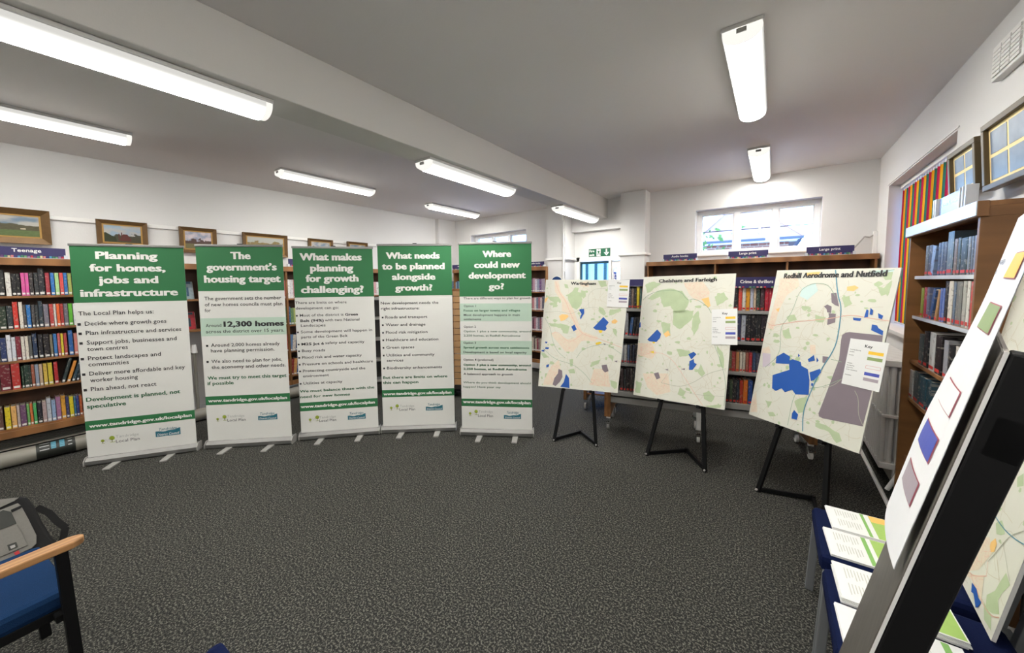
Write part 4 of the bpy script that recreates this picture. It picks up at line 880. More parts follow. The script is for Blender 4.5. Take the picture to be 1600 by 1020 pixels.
# ================================================================== ROLL-UP BANNERS
def T_(s): return s
BAN = [
 dict(label='first roll-up banner from the left, headed Planning for homes, jobs and infrastructure', ba=(137, 727), bb=(310, 703), tl=(105, 384), tr=(280, 380), cr=(2.684, 0, 360), hcap=.066, bcap=.0355, hb=(307, 291), xs=(312, 778),
  L=[('H', 'Planning', 403, 660, 119, 121), ('H', 'for homes,', 378, 693, 170, 172), ('H', 'jobs and', 415, 663, 222, 220), ('H', 'infrastructure', 340, 746, 279, 270),
     ('B', 'The Local Plan helps us:', 329, 645, 357, 347), ('*', 'Decide where growth goes', 357, 698, 402, 384), ('*', 'Plan infrastructure and services', 361, 761, 441, 418), ('*', 'Support jobs, businesses and', 365, 741, 481, 457), ('B', 'town centres', 367, 537, 506, 496), ('*', 'Protect landscapes and', 370, 675, 546, 523), ('B', 'communities', 372, 541, 571, 558), ('*', 'Deliver more affordable and key', 376, 776, 611, 577), ('B', 'worker housing', 379, 579, 637, 620), ('*', 'Plan ahead, not react', 382, 657, 675, 649), ('G', 'Development is planned, not', 363, 756, 722, 678), ('G', 'speculative', 366, 529, 747, 731),
     ('U', 'www.tandridge.gov.uk/localplan', 375, 804, 830, 777)], band=((362, 806), (362, 846), (817, 783), (817, 747)), logo=((485, 583, 868, 859), (487, 587, 889, 878)), trees=((470, 870, 12), (431, 882, 8)), tdc=((664, 745, 838, 832), (652, 842, 865), (756, 825, 855))),
 dict(label="second roll-up banner, headed The government's housing target", ba=(325, 700), bb=(458, 692), tl=(310, 383), tr=(444, 381), cr=(2.913, 300, 360), hcap=.070, bcap=.0325, hb=(277, 272), xs=(48, 417),
  L=[('H', 'The', 178, 266, 130, 130), ('H', 'government\u2019s', 68, 385, 184, 179), ('H', 'housing target', 58, 403, 239, 232),
     ('B', 'The government sets the number', 57, 407, 318, 312), ('B', 'of new homes councils must plan', 59, 412, 345, 340), ('B', 'for', 59, 86, 372, 371), ('M', 'Around', 63, 134, 441, 438), ('X', '12,300 homes', 146, 418, 439, 431), ('M', 'across the district over 15 years.', 64, 420, 468, 459),
     ('*', 'Around 2,000 homes already', 87, 400, 529, 522), ('B', 'have planning permission.', 87, 376, 554, 547), ('*', 'We also need to plan for jobs,', 89, 411, 602, 594), ('B', 'the economy and other needs.', 90, 427, 629, 619), ('G', 'We must try to meet this target', 72, 430, 679, 666), ('G', 'if possible', 72, 190, 704, 699), ('U', 'www.tandridge.gov.uk/localplan', 75, 433, 783, 765)],
  pale=[((56, 402), (60, 482), (426, 472), (421, 391))], band=((66, 758), (66, 795), (442, 778), (442, 738)), logo=((160, 239, 851, 847), (162, 245, 870, 865)), trees=((148, 848, 9), (117, 858, 6)), tdc=((308, 379, 839, 836), (301, 843, 864), (388, 834, 858))),
 dict(label='middle roll-up banner, headed What makes planning for growth challenging?', ba=(470, 687), bb=(593, 677), tl=(454, 386), tr=(579, 384), cr=(2.913, 300, 360), hcap=.072, bcap=.0265, hb=(307, 299), xs=(462, 820),
  L=[('H', 'What makes', 492, 771, 137, 134), ('H', 'planning', 540, 733, 187, 184), ('H', 'for growth', 520, 757, 235, 230), ('H', 'challenging?', 498, 781, 285, 281),
     ('B', 'There are limits on where', 470, 704, 335, 331), ('B', 'development can go:', 472, 668, 360, 356), ('*', 'Most of the district is', 491, 690, 392, 388), ('D', 'Green', 697, 755, 388, 386), ('D', 'Belt (94%)', 494, 600, 417, 414), ('B', 'with two National', 605, 762, 414, 409), ('B', 'Landscapes', 496, 608, 439, 436),
     ('*', 'Some development will happen in', 496, 820, 469, 456), ('B', 'parts of the Green Belt', 498, 708, 492, 483), ('*D', 'M25 Jct 6', 499, 601, 523, 519), ('B', 'safety and capacity', 607, 785, 518, 510), ('*', 'Busy roads', 501, 606, 554, 549), ('*', 'Flood risk and water capacity', 502, 773, 585, 571), ('*', 'Pressure on schools and healthcare', 504, 824, 617, 597), ('*', 'Protecting countryside and the', 506, 789, 646, 630), ('B', 'environment', 506, 623, 669, 662), ('*', 'Utilities at capacity', 508, 685, 702, 691), ('G', 'We must balance these with the', 491, 830, 740, 716), ('G', 'need for new homes', 493, 719, 764, 749), ('U', 'www.tandridge.gov.uk/localplan', 496, 832, 811, 784)],
  band=((486, 786), (486, 824), (841, 800), (841, 762)), logo=((580, 655, 855, 851), (580, 657, 871, 866)), trees=((570, 850, 9), (538, 861, 6)), tdc=((715, 783, 837, 834), (709, 842, 862), (790, 832, 855))),
 dict(label='fourth roll-up banner, headed What needs to be planned alongside growth?', ba=(598, 676), bb=(712, 672), tl=(588, 382), tr=(702, 380), cr=(3.0, 570, 360), hcap=.067, bcap=.028, hb=(309, 301), xs=(62, 403),
  L=[('H', 'What needs', 101, 350, 134, 129), ('H', 'to be planned', 82, 373, 185, 178), ('H', 'alongside', 129, 330, 232, 229), ('H', 'growth?', 144, 316, 283, 280), ('B', 'New development needs the', 75, 345, 347, 343), ('B', 'right infrastructure:', 76, 256, 373, 369), ('*', 'Roads and transport', 97, 293, 413, 409), ('*', 'Water and drainage', 98, 284, 448, 445), ('*', 'Flood risk mitigation', 99, 294, 484, 480), ('*', 'Healthcare and education', 100, 345, 519, 514), ('*', 'Green spaces', 101, 232, 554, 552), ('*', 'Utilities and community', 102, 327, 591, 585), ('B', 'services', 103, 181, 615, 613), ('*', 'Biodiversity enhancements', 104, 362, 651, 644), ('G', 'But there are limits on where', 86, 387, 696, 687), ('G', 'this can happen', 86, 251, 719, 715), ('U', 'www.tandridge.gov.uk/localplan', 88, 406, 772, 764)],
  band=((80, 747), (80, 780), (415, 775), (415, 740)), logo=((165, 232, 828, 826), (163, 236, 845, 842)), trees=((152, 822, 8), (124, 831, 6)), tdc=((293, 355, 821, 818), (286, 824, 844), (365, 818, 841))),
 dict(label='fifth roll-up banner, rightmost, headed Where could new development go?', ba=(721, 679), bb=(833, 682), tl=(720, 379), tr=(832, 377), cr=(3.0, 570, 360), hcap=.064, bcap=.021, hb=(311, 307), xs=(456, 787),
  L=[('H', 'Where', 553, 685, 126, 121), ('H', 'could new', 514, 726, 177, 171), ('H', 'development', 488, 753, 227, 221), ('H', 'go?', 582, 652, 276, 275), ('B', 'There are different ways to plan for growth', 463, 778, 324, 320), ('B', 'Option 1', 464, 521, 359, 358), ('G', 'Focus on larger towns and villages', 464, 728, 380, 379), ('B', 'Most development happens in main', 464, 726, 401, 400), ('B', 'settlements', 464, 545, 420, 420), ('B', 'Option 2', 464, 521, 456, 455), ('g', 'Option 1 plus a new community, around', 464, 779, 477, 477), ('g', '2,250 homes, at Redhill Aerodrome', 464, 729, 497, 497), ('B', 'Option 3', 463, 521, 531, 531), ('G', 'Spread growth across more settlements', 463, 771, 553, 554), ('B', 'Development is based on local capacity', 463, 759, 574, 577), ('B', 'Option 4 (preferred)', 463, 603, 610, 611), ('K', 'Option 3 plus a new community, around', 463, 778, 633, 637), ('K', '2,250 homes, at Redhill Aerodrome', 463, 759, 652, 657), ('B', 'A balanced approach to growth', 463, 694, 675, 680), ('g', 'Where do you think development should', 462, 778, 714, 722), ('g', 'happen? Have your say', 462, 637, 735, 740), ('U', 'www.tandridge.gov.uk/localplan', 461, 777, 806, 816)],
  pale=[((457, 343), (457, 426), (786, 425), (786, 340)), ((456, 516), (456, 580), (786, 586), (786, 518))], band=((454, 785), (454, 820), (786, 832), (786, 796)), logo=((534, 600, 853, 855), (531, 601, 872, 875)), trees=((522, 848, 8), (494, 857, 6)), tdc=((663, 724, 858, 860), (652, 862, 881), (732, 862, 884))),
]
teal2 = mat('teal_script', hx('#2d6f80', 1.0), .5)
for bi, B in enumerate(BAN):
    a = onz(*B['ba']); b = onz(*B['bb']); t = (b-a).normalized(); w = (b-a).length
    Pb = Plane(frame(a, t, (0, 0, 1))); root = thing('roll_up_banner', B['label'], 'banner', M=Pb.M, group='roll-up banners in a row')
    s, ox, oy = B['cr']; A = lambda x, y: Pb.at(ox+x/s, oy+y/s)
    tl = Pb.at(*B['tl']); tr = Pb.at(*B['tr']); top = (tl[1]+tr[1])/2
    xl, xr = (tl[0]+.012)/2+.004, (tr[0]+w)/2-.004; xl = .008; xr = w-.008
    mb = MB(); prof = [(-.06, .0), (.02, .0), (.036, .012), (.036, .045), (.012, .072), (-.05, .072), (-.06, .06)]
    mb.prism([(0, y, z) for z, y in prof], (w, 0, 0)); mb.build('base_case', alu, root, .002)
    for x in (-.008, w):
        mb = MB(); mb.prism([(x, y, z) for z, y in [(-.064, -.0), (.024, -.0), (.041, .010), (.041, .047), (.014, .078), (-.054, .078), (-.064, .062)]], (.008, 0, 0)); mb.build('end_cap', metal_g, root)
    for fx in (.27, .76):
        mb = MB(); x = w*fx; mb.prism([(x-.03, 0, .03), (x+.03, 0, .03), (x+.022, 0, .17), (x-.03, 0, .17)], (0, .012, 0)); mb.build('foot', metal_g, root, .002)
    mb = MB(); mb.tube((w/2, .05, -.03), (w/2, top-.01, -.03), .009, n=8); mb.build('rear_pole', alu, root)
    mb = MB(); mb.box(xl-.006, xr+.006, top-.022, top, -.010, .006); mb.build('top_rail', alu, root, .003)
    mb = MB(); mb.box(w/2-.02, w/2+.02, top-.004, top+.008, -.02, .0); mb.build('pole_hook', black_m, root)
    # the printed sheet, very slightly bowed
    mb = MB(); nx = 6
    for j in range(nx):
        u0, u1 = j/nx, (j+1)/nx; x0 = xl+(xr-xl)*u0; x1 = xl+(xr-xl)*u1
        mb.quad((x0, .068, 0), (x1, .068, 0), (x1, top-.018, 0), (x0, top-.018, 0)); mb.quad((x1, .068, -.0015), (x0, .068, -.0015), (x0, top-.018, -.0015), (x1, top-.018, -.0015))
    mb.build('printed_sheet', white_b, root)
    hbz = (A(B['xs'][0], B['hb'][0])[1]+A(B['xs'][1], B['hb'][1])[1])/2
    mb = MB(); mb.box(xl, xr, hbz, top-.019, .0003, .0008); mb.build('heading_band', green_m, root)
    bd = [A(*q) for q in B['band']]; b0 = (bd[1][1]+bd[2][1])/2; b1 = (bd[0][1]+bd[3][1])/2
    mb = MB(); mb.box(xl, xr, b0, b1, .0003, .0008); mb.build('web_address_band', green_m, root)
    if B.get('pale'):
        for q in B['pale']:
            k = [A(*r_) for r_ in q]; y0 = (k[1][1]+k[2][1])/2; y1 = (k[0][1]+k[3][1])/2
            mb = MB(); mb.box(xl, xr, y0, y1, .0003, .0006); mb.build('pale_panel', band_m, root)
    out = {}
    def get(n_): return out.setdefault(n_, MB())
    for st, tx, x0, x1, y0, y1 in B['L']:
        p0 = A(x0, y0); p1 = A(x1, y1); ym = (p0[1]+p1[1])/2; Z = .0014; cap = B['bcap']
        kind = {'H': ('heading_lettering', B['hcap'], .020), 'U': ('web_address_lettering', .031, .018), 'G': ('green_lettering', cap*1.05, .013), 'g': ('green_lettering', cap, .006), 'K': ('green_lettering', cap*1.05, .024), 'X': ('body_lettering', cap*1.6, .026), 'M': ('body_lettering', cap, .008), 'D': ('body_lettering', cap, .022)}
        bullet = st.startswith('*'); ss = st.replace('*', '') or 'B'
        nm, cp_, bo = kind.get(ss, ('body_lettering', cap*1.06, .009))
        put(get(nm), tx, (p0[0], ym), (p1[0], ym), cp_, bo, Z, 0, .055 if ss in 'HXU' else (.03 if ss in 'GKD' else 0))
        if bullet:
            g = get('body_lettering'); h_ = cap*.62; xq = p0[0]-cap*1.35; g.poly([(xq, ym+.002, Z), (xq+h_, ym+.002, Z), (xq+h_, ym+.002+h_, Z), (xq, ym+.002+h_, Z)])
    for nm, m_ in (('heading_lettering', white_ink), ('body_lettering', ink), ('green_lettering', green_d), ('web_address_lettering', white_ink)):
        if nm in out: out[nm].build(nm, m_, root)
    # logos
    lg = MB(); Z = .0012
    (x0, x1, y0, y1), (u0, u1, v0, v1) = B['logo']
    p0 = A(x0, y0); p1 = A(x1, y1); lg.k = 0; put(lg, 'Tandridge', (p0[0], (p0[1]+p1[1])/2), (p1[0], (p0[1]+p1[1])/2), .026, -.004, Z)
    p0 = A(u0, v0); p1 = A(u1, v1); lg.k = 1; put(lg, 'Local Plan', (p0[0], (p0[1]+p1[1])/2), (p1[0], (p0[1]+p1[1])/2), .028, .004, Z)
    for (cx, cy, r_) in B['trees']:
        c_ = A(cx, cy); rr = A(cx+r_, cy)[0]-c_[0]; lg.k = 2; lg.disc(c_, rr, 18, Z); lg.k = 3; lg.poly([(c_[0]-.002, c_[1]-rr*1.9, Z+.0002), (c_[0]+.002, c_[1]-rr*1.9, Z+.0002), (c_[0]+.002, c_[1]-.3*rr, Z+.0002), (c_[0]-.002, c_[1]-.3*rr, Z+.0002)])
        lg.k = 2; lg.poly([(c_[0]-rr, c_[1]-rr*2.0, Z), (c_[0]+rr, c_[1]-rr*2.0, Z), (c_[0]+rr*1.2, c_[1]-rr*1.8, Z), (c_[0]-rr*.4, c_[1]-rr*1.75, Z)])
    c1 = A(*B['trees'][1][:2]); c2 = A(*B['trees'][0][:2]); lg.k = 0; mx_ = (c1[0]+c2[0])/2; yy = c1[1]-.005
    for k in (-1, 1):
        hx0 = mx_+k*.010; lg.poly([(hx0-.007, yy-.01, Z), (hx0-.0055, yy-.01, Z), (hx0-.0055, yy+.006, Z), (hx0, yy+.014, Z), (hx0+.0055, yy+.006, Z), (hx0+.0055, yy-.01, Z), (hx0+.007, yy-.01, Z), (hx0+.007, yy+.007, Z), (hx0, yy+.017, Z), (hx0-.007, yy+.007, Z)])
    lg.build('local_plan_logo', [grey_ink, dgrey_ink, olive_m, mat('trunk_ink', hx('#5a4a2a'))], root)
    tg = MB(); (x0, x1, y0, y1), (bx0, by0, by1), (bx1, cy0, cy1) = B['tdc']
    p0 = A(x0, y0); p1 = A(x1, y1); tg.k = 0; put(tg, 'Tandridge', (p0[0], (p0[1]+p1[1])/2), (p1[0]-.008, (p0[1]+p1[1])/2), .026, .004, Z, slant=.25)
    q0 = A(bx0, by0); q1 = A(bx0, by1); q2 = A(bx1, cy1); q3 = A(bx1, cy0); lo = (q1[1]+q2[1])/2; hi = (q0[1]+q3[1])/2-.012; W2 = q3[0]-q0[0]
    pts = [(q0[0], lo, Z), (q3[0], lo, Z), (q3[0], hi+.020, Z)] + [(q0[0]+W2*u, hi+.020*max(0, (u-.6)/.4)+.004*math.sin(u*14), Z) for u in (.9, .8, .7, .6, .5, .4, .3, .2, .1)] + [(q0[0], hi+.004, Z)]
    tg.k = 0; tg.poly(pts); tg.k = 1; put(tg, 'District Council', (q0[0]+.06*W2, lo+.007), (q0[0]+.93*W2, lo+.007), max(.014, (hi-lo)*.5), .012, Z+.0004, slant=.2)
    tg.build('council_logo', [teal2, white_ink], root)

# ================================================================== MAP BOARDS ON EASELS
mapbase = mat('map_paper', (.71, .70, .615), .55, .03, 9)
map_back = mat('foam_board', (.72, .71, .69), .6)
MAPM = [mat('map_green', hx('#b7c7a0', 1.0), .55, .12, 14), mat('map_blue', hx('#1f55a8', 1.05), .5), mat('map_yellow', hx('#e8c83a', 1.0), .5), mat('map_orange', hx('#ecc07a', 1.05), .5, .06), mat('map_grey', hx('#82767e', 1.0), .5), mat('map_pink_urban', hx('#ddcfbb', 1.05), .55, .06, 40), mat('map_road_pink', hx('#e2b09e', 1.0), .5), mat('map_line_grey', hx('#a8aa98', 1.0), .5), mat('map_line_green', hx('#8ba58a', 1.0), .5), mat('map_river', hx('#5a93a8', 1.05), .5), mat('map_lilac', hx('#c8bcc6', 1.1), .5), mat('map_pale_line', hx('#c8bfa8', 1.0), .5), mat('map_cyan', hx('#c2d6d2', 1.1), .5)]
GREEN, BLUE, YEL, ORA, GREY, URB, ROAD, LGREY, LGREEN, RIV, LILAC, PALE, CYAN = range(13)
def ribbon(mb, pts, w, z):
    for p, q in zip(pts[:-1], pts[1:]):
        dx, dy = q[0]-p[0], q[1]-p[1]; l = math.hypot(dx, dy)
        if l < 1e-6: continue
        nx_, ny_ = -dy/l*w/2, dx/l*w/2; ex, ey = dx/l*w*.3, dy/l*w*.3
        mb.poly([(p[0]+nx_-ex, p[1]+ny_-ey, z), (p[0]-nx_-ex, p[1]-ny_-ey, z), (q[0]-nx_+ex, q[1]-ny_+ey, z), (q[0]+nx_+ex, q[1]+ny_+ey, z)][::-1])
def inside(p, poly):
    c = False; n_ = len(poly)
    for i in range(n_):
        a, b = poly[i], poly[i-1]
        if (a[1] > p[1]) != (b[1] > p[1]) and p[0] < (b[0]-a[0])*(p[1]-a[1])/(b[1]-a[1])+a[0]: c = not c
    return c
def rough_poly(pts, amp, rng):
    out = []
    for i in range(len(pts)):
        a, b = pts[i], pts[(i+1) % len(pts)]; out.append(a); l = math.hypot(b[0]-a[0], b[1]-a[1]); n_ = int(l/.025)
        for k in range(1, n_): u = k/n_; out.append((a[0]+(b[0]-a[0])*u+rng.uniform(-amp, amp), a[1]+(b[1]-a[1])*u+rng.uniform(-amp, amp)))
    return out
def map_board(label, corners, fa, fb, yaw, lean, seed, polys, lines, title=None, legs=None, crop_clip=True):
    a = onz(*fa); b = onz(*fb); y = R(yaw); t = Vector((math.cos(y), math.sin(y), 0)); nn = Vector((t.y, -t.x, 0))
    up_ = Vector((0, 0, 1))*math.cos(R(lean))-nn*math.sin(R(lean)); mid = (a+b)/2
    nf = t.cross(up_); zf = max((a-mid).dot(nf), (b-mid).dot(nf)); mid = mid+nf*(zf+.022)
    Pm = Plane(frame(mid, t, up_)); q = [Pm.at(*c_) for c_ in corners]     # TL TR BR BL
    return board_from(label, Pm, q, seed, polys, lines, title)
def board_from(label, Pm, q, seed, polys, lines, title, titlep=None):
    rng = random.Random(seed)
    root = thing('map_board', label, 'map board', M=Pm.M, group='printed map boards')
    mb = MB(); mb.prism([(p[0], p[1], -.010) for p in q[::-1]], (0, 0, .0096)); mb.build('foam_panel', map_back, root)
    mb = MB(); mb.poly([(p[0], p[1], .0) for p in q[::-1]]); mb.build('map_sheet', mapbase, root)
    quad = [q[0], q[1], q[2], q[3]]
    xs = [p[0] for p in q]; ys = [p[1] for p in q]
    pr = MB(); Z = .0006
    # faint field boundaries
    pr.k = PALE
    for i in range(170):
        x = rng.uniform(min(xs), max(xs)); y = rng.uniform(min(ys), max(ys)); ang = rng.uniform(0, 6.28); pts = [(x, y)]
        for k in range(rng.randint(2, 5)):
            ang += rng.uniform(-.6, .6); l = rng.uniform(.02, .05); pts.append((pts[-1][0]+l*math.cos(ang), pts[-1][1]+l*math.sin(ang)))
        pts = [p for p in pts if inside(p, quad)]
        ribbon(pr, pts, .0018, Z*.6)
    # little woods
    pr.k = GREEN
    for i in range(80):
        x = rng.uniform(min(xs), max(xs)); y = rng.uniform(min(ys), max(ys)); r_ = rng.uniform(.004, .018); sx = rng.uniform(.5, 2)
        pts = [(x+r_*sx*math.cos(k*.785)*rng.uniform(.6, 1.3), y+r_*math.sin(k*.785)*rng.uniform(.6, 1.3)) for k in range(8)]
        if all(inside(p, quad) for p in pts): pr.poly([(p[0], p[1], Z*.7) for p in pts])
    zo = {URB: .0009, GREEN: .0008, CYAN: .0007, LILAC: .0010, ORA: .0013, GREY: .0014, YEL: .0018, BLUE: .0020}
    for col, (s, ox, oy), pts in polys:
        P2_ = [Pm.at(ox+p[0]/s, oy+p[1]/s) for p in pts]
        if col in (GREEN,): P2_ = rough_poly(P2_, .006, rng)
        P2_ = [p for p in P2_]
        area = sum(P2_[i-1][0]*P2_[i][1]-P2_[i][0]*P2_[i-1][1] for i in range(len(P2_)))
        if area < 0: P2_ = P2_[::-1]
        P2_ = [p if inside(p, quad) else clampin(p, quad) for p in P2_]
        pr.k = col
        if col != URB: pr.poly([(p[0], p[1], zo[col]) for p in P2_])
        else:
            # pale wash of a built-up area with its streets
            pr.k = URB; pr.poly([(p[0], p[1], zo[col]) for p in P2_]); pr.k = ROAD
            bx = [p[0] for p in P2_]; by = [p[1] for p in P2_]; base = rng.uniform(0, 1.5)
            for k in range(int(abs(area)/2/.00016)):
                x = rng.uniform(min(bx), max(bx)); y = rng.uniform(min(by), max(by))
                if not inside((x, y), P2_): continue
                an = base+rng.choice((0, 1.57))+rng.uniform(-.35, .35); l = rng.uniform(.012, .035); e = (x+l*math.cos(an), y+l*math.sin(an)); m_ = ((x+e[0])/2+rng.uniform(-.003, .003), (y+e[1])/2+rng.uniform(-.003, .003))
                if inside(e, P2_): ribbon(pr, [(x, y), m_, e], .0011, .0011)
    for col, (s, ox, oy), w, pts in lines:
        P2_ = [Pm.at(ox+p[0]/s, oy+p[1]/s) for p in pts]
        # round the corners
        for _ in range(2):
            o_ = [P2_[0]]
            for i in range(len(P2_)-1):
                a, b = P2_[i], P2_[i+1]; o_ += [(a[0]*.75+b[0]*.25, a[1]*.75+b[1]*.25), (a[0]*.25+b[0]*.75, a[1]*.25+b[1]*.75)]
            P2_ = o_+[P2_[-1]]
        P2_ = [p for p in P2_ if inside(p, quad)]
        pr.k = col; ribbon(pr, P2_, w, .0016)
    o = pr.build('map_print', MAPM, root)
    if title:
        tx, x0, x1, y0, y1, cp_ = title
        p0 = Pm.at(x0, y0); p1 = Pm.at(x1, y1); mb = MB(); put(mb, tx, p0, p1, cp_, .018, .0024, 0, .05); mb.build('map_title', ink, root)
    return Pm, q, root
def clampin(p, quad):
    c = (sum(q[0] for q in quad)/4, sum(q[1] for q in quad)/4); lo, hi = 0., 1.
    for _ in range(18):
        m_ = (lo+hi)/2; t_ = (c[0]+(p[0]-c[0])*m_, c[1]+(p[1]-c[1])*m_)
        if inside(t_, quad): lo = m_
        else: hi = m_
    return (c[0]+(p[0]-c[0])*lo, c[1]+(p[1]-c[1])*lo)
c1 = (5.667, 825, 380); c1b = (2.756, 830, 380); c2 = (2.756, 830, 380); c3 = (2.428, 1130, 380); c5 = (4.635, 1400, 800)
E1 = map_board('white Warlingham map board on the leftmost black easel', [(853, 437), (984, 437), (965, 614), (841, 603)], (865, 690), (931, 698), 14, 10, 1,
 [(GREEN, c1, p) for p in ([(350, 455), (395, 425), (415, 390), (450, 395), (440, 430), (475, 440), (480, 500), (460, 560), (430, 588), (390, 570), (365, 520)], [(180, 480), (290, 470), (305, 500), (260, 520), (250, 560), (220, 570), (225, 520), (195, 505)], [(470, 415), (510, 425), (512, 470), (490, 490), (470, 450)], [(630, 560), (665, 575), (690, 625), (670, 640), (640, 620), (625, 600)], [(725, 585), (820, 575), (825, 600), (760, 630), (720, 640)], [(180, 705), (290, 710), (370, 735), (350, 800), (310, 795), (300, 750), (200, 735)], [(750, 755), (780, 760), (790, 830), (760, 800)], [(620, 330), (690, 335), (700, 380), (650, 390)], [(320, 360), (350, 365), (360, 400), (330, 395)], [(110, 960), (150, 975), (190, 1010), (140, 1015)])] +
 [(GREEN, c1b, p) for p in ([(160, 545), (185, 540), (190, 560), (165, 560)], [(260, 512), (300, 500), (290, 520), (255, 530)], [(330, 480), (355, 485), (350, 510)], [(165, 500), (180, 498), (178, 530), (168, 530)], [(60, 560), (80, 555), (75, 590), (60, 600)], [(340, 590), (370, 600), (368, 625), (345, 615)])] +
 [(URB, c1, [(232, 340), (270, 335), (290, 430), (330, 480), (400, 580), (440, 690), (480, 780), (620, 830), (600, 870), (480, 860), (400, 960), (330, 960), (200, 800), (240, 780), (350, 850), (430, 830), (400, 700), (340, 620), (300, 600), (300, 520), (240, 430)]), (URB, c1, [(450, 345), (530, 340), (540, 390), (470, 380)]), (URB, c1b, [(85, 530), (120, 500), (130, 560), (100, 610), (50, 610), (60, 580)]), (URB, c1b, [(270, 540), (330, 540), (340, 620), (250, 610)]),
  (ORA, c1, [(275, 645), (300, 628), (350, 632), (360, 650), (325, 680), (290, 690)]), (ORA, c1, [(738, 690), (770, 670), (795, 690), (775, 712), (745, 710)]), (ORA, c1, [(150, 490), (180, 475), (165, 510), (150, 530)]),
  (YEL, c1, [(622, 768), (662, 770), (655, 790), (635, 795)]), (YEL, c1, [(600, 880), (635, 872), (655, 880), (630, 895), (600, 898)]), (GREY, c1, [(665, 885), (690, 890), (680, 903)]),
  (BLUE, c1, [(457, 583), (497, 580), (498, 620), (480, 650), (468, 675), (460, 660), (475, 625), (455, 595)]), (BLUE, c1, [(383, 738), (412, 720), (432, 762), (404, 780)]), (BLUE, c1, [(577, 748), (668, 653), (715, 700), (690, 735), (698, 755), (680, 775), (640, 768), (600, 765)]), (BLUE, c1, [(150, 870), (175, 872), (160, 890)]), (BLUE, c1, [(155, 920), (188, 922), (180, 938), (152, 935)]), (BLUE, c1, [(122, 945), (150, 942), (140, 958), (120, 955)]),
  (GREY, c1b, [(118, 540), (133, 548), (135, 575), (125, 595), (105, 615), (92, 608), (100, 580), (115, 560)]), (BLUE, c1b, [(150, 562), (163, 580), (165, 623), (125, 618), (140, 598)]), (GREY, c1b, [(303, 525), (325, 522), (333, 550), (318, 556), (307, 545)]), (BLUE, c1b, [(65, 524), (78, 520), (75, 532), (65, 534)]), (GREY, c1b, [(357, 507), (371, 505), (370, 513)])],
 [(ROAD, c1, .004, [(245, 335), (275, 440), (330, 500), (375, 620), (440, 750), (480, 800), (560, 830), (630, 845), (830, 925)]), (ROAD, c1, .003, [(480, 800), (400, 870), (330, 860), (270, 780), (210, 800)]), (LGREEN, c1, .003, [(150, 660), (200, 750), (215, 860), (260, 960), (330, 1015)]), (LGREEN, c1, .003, [(430, 1015), (470, 950), (560, 910), (700, 890), (740, 920), (825, 980)]), (LGREY, c1, .002, [(150, 610), (290, 600), (380, 630), (450, 590), (540, 570), (620, 565), (680, 640)]), (LGREY, c1, .002, [(540, 570), (530, 480), (545, 440), (600, 400), (690, 400)]), (LGREEN, c1b, .003, [(50, 450), (100, 500), (180, 520), (230, 560), (260, 600)])],
 ('Warlingham', 892, 931, 444.6, 445, .030))
E2 = map_board('large Chelsham and Farleigh map board on the second easel', [(1006, 432.6), (1150, 427), (1132, 640.5), (989.6, 616.6)], (1009, 712), (1100, 738), -14, 13, 2,
 [(GREEN, c2, p) for p in ([(500, 240), (545, 205), (600, 195), (650, 205), (680, 250), (660, 300), (620, 300), (600, 270), (570, 275), (555, 230), (520, 245)], [(610, 290), (700, 290), (690, 330), (640, 370), (610, 350)], [(560, 340), (600, 345), (600, 400), (570, 390)], [(490, 180), (530, 165), (560, 175), (500, 215)], [(700, 310), (720, 290), (730, 340), (700, 400), (690, 370)], [(625, 455), (680, 462), (690, 480), (640, 490)], [(730, 520), (750, 560), (735, 575), (715, 550)], [(740, 645), (765, 635), (790, 660), (775, 685), (745, 670)], [(800, 440), (825, 470), (830, 540), (815, 530)], [(452, 590), (475, 600), (470, 645), (448, 640)], [(750, 700), (820, 695), (815, 708), (760, 705)], [(790, 230), (830, 210), (850, 240), (800, 270)], [(640, 620), (665, 640), (655, 660), (630, 650)])] +
 [(URB, c2, [(655, 170), (740, 165), (770, 210), (765, 235), (710, 250), (680, 220)]), (URB, c2, [(458, 430), (520, 430), (540, 470), (520, 500), (458, 480)]), (URB, c2, [(480, 560), (590, 560), (600, 640), (540, 655), (500, 620)]), (ORA, c2, [(733, 240), (765, 232), (772, 270), (760, 278)]), (ORA, c2, [(570, 390), (590, 375), (600, 395), (580, 405)]),
  (BLUE, c2, [(500, 415), (543, 371), (560, 390), (555, 408), (540, 425), (510, 422)]), (YEL, c2, [(520, 425), (535, 422), (530, 433)]), (YEL, c2, [(510, 468), (528, 463), (530, 475)]), (BLUE, c2, [(677, 478), (700, 467), (712, 478), (690, 500)]), (BLUE, c2, [(682, 508), (700, 498), (703, 515), (714, 520), (695, 545), (680, 545)]), (GREY, c2, [(528, 560), (548, 555), (556, 580), (540, 586)]), (GREY, c2, [(645, 542), (662, 538), (662, 546)]), (GREY, c2, [(576, 543), (590, 541), (588, 549)]), (BLUE, c2, [(463, 342), (472, 338), (472, 362), (462, 362)])],
 [(LGREEN, c2, .004, [(482, 245), (500, 225), (545, 205), (640, 200), (675, 250), (700, 235), (760, 270), (775, 300)]), (ROAD, c2, .003, [(455, 490), (540, 465), (600, 490), (650, 560), (700, 640), (740, 700)]), (LGREY, c2, .003, [(560, 600), (640, 620), (700, 600), (760, 560), (840, 540)]), (LGREEN, c2, .003, [(790, 440), (820, 520), (840, 600), (830, 700)]), (LGREY, c2, .002, [(640, 620), (680, 650), (830, 660)]), (LGREY, c2, .002, [(560, 600), (590, 560), (600, 500)])],
 ('Chelsham and Farleigh', 1029.5, 1120, 441.5, 439, .033))
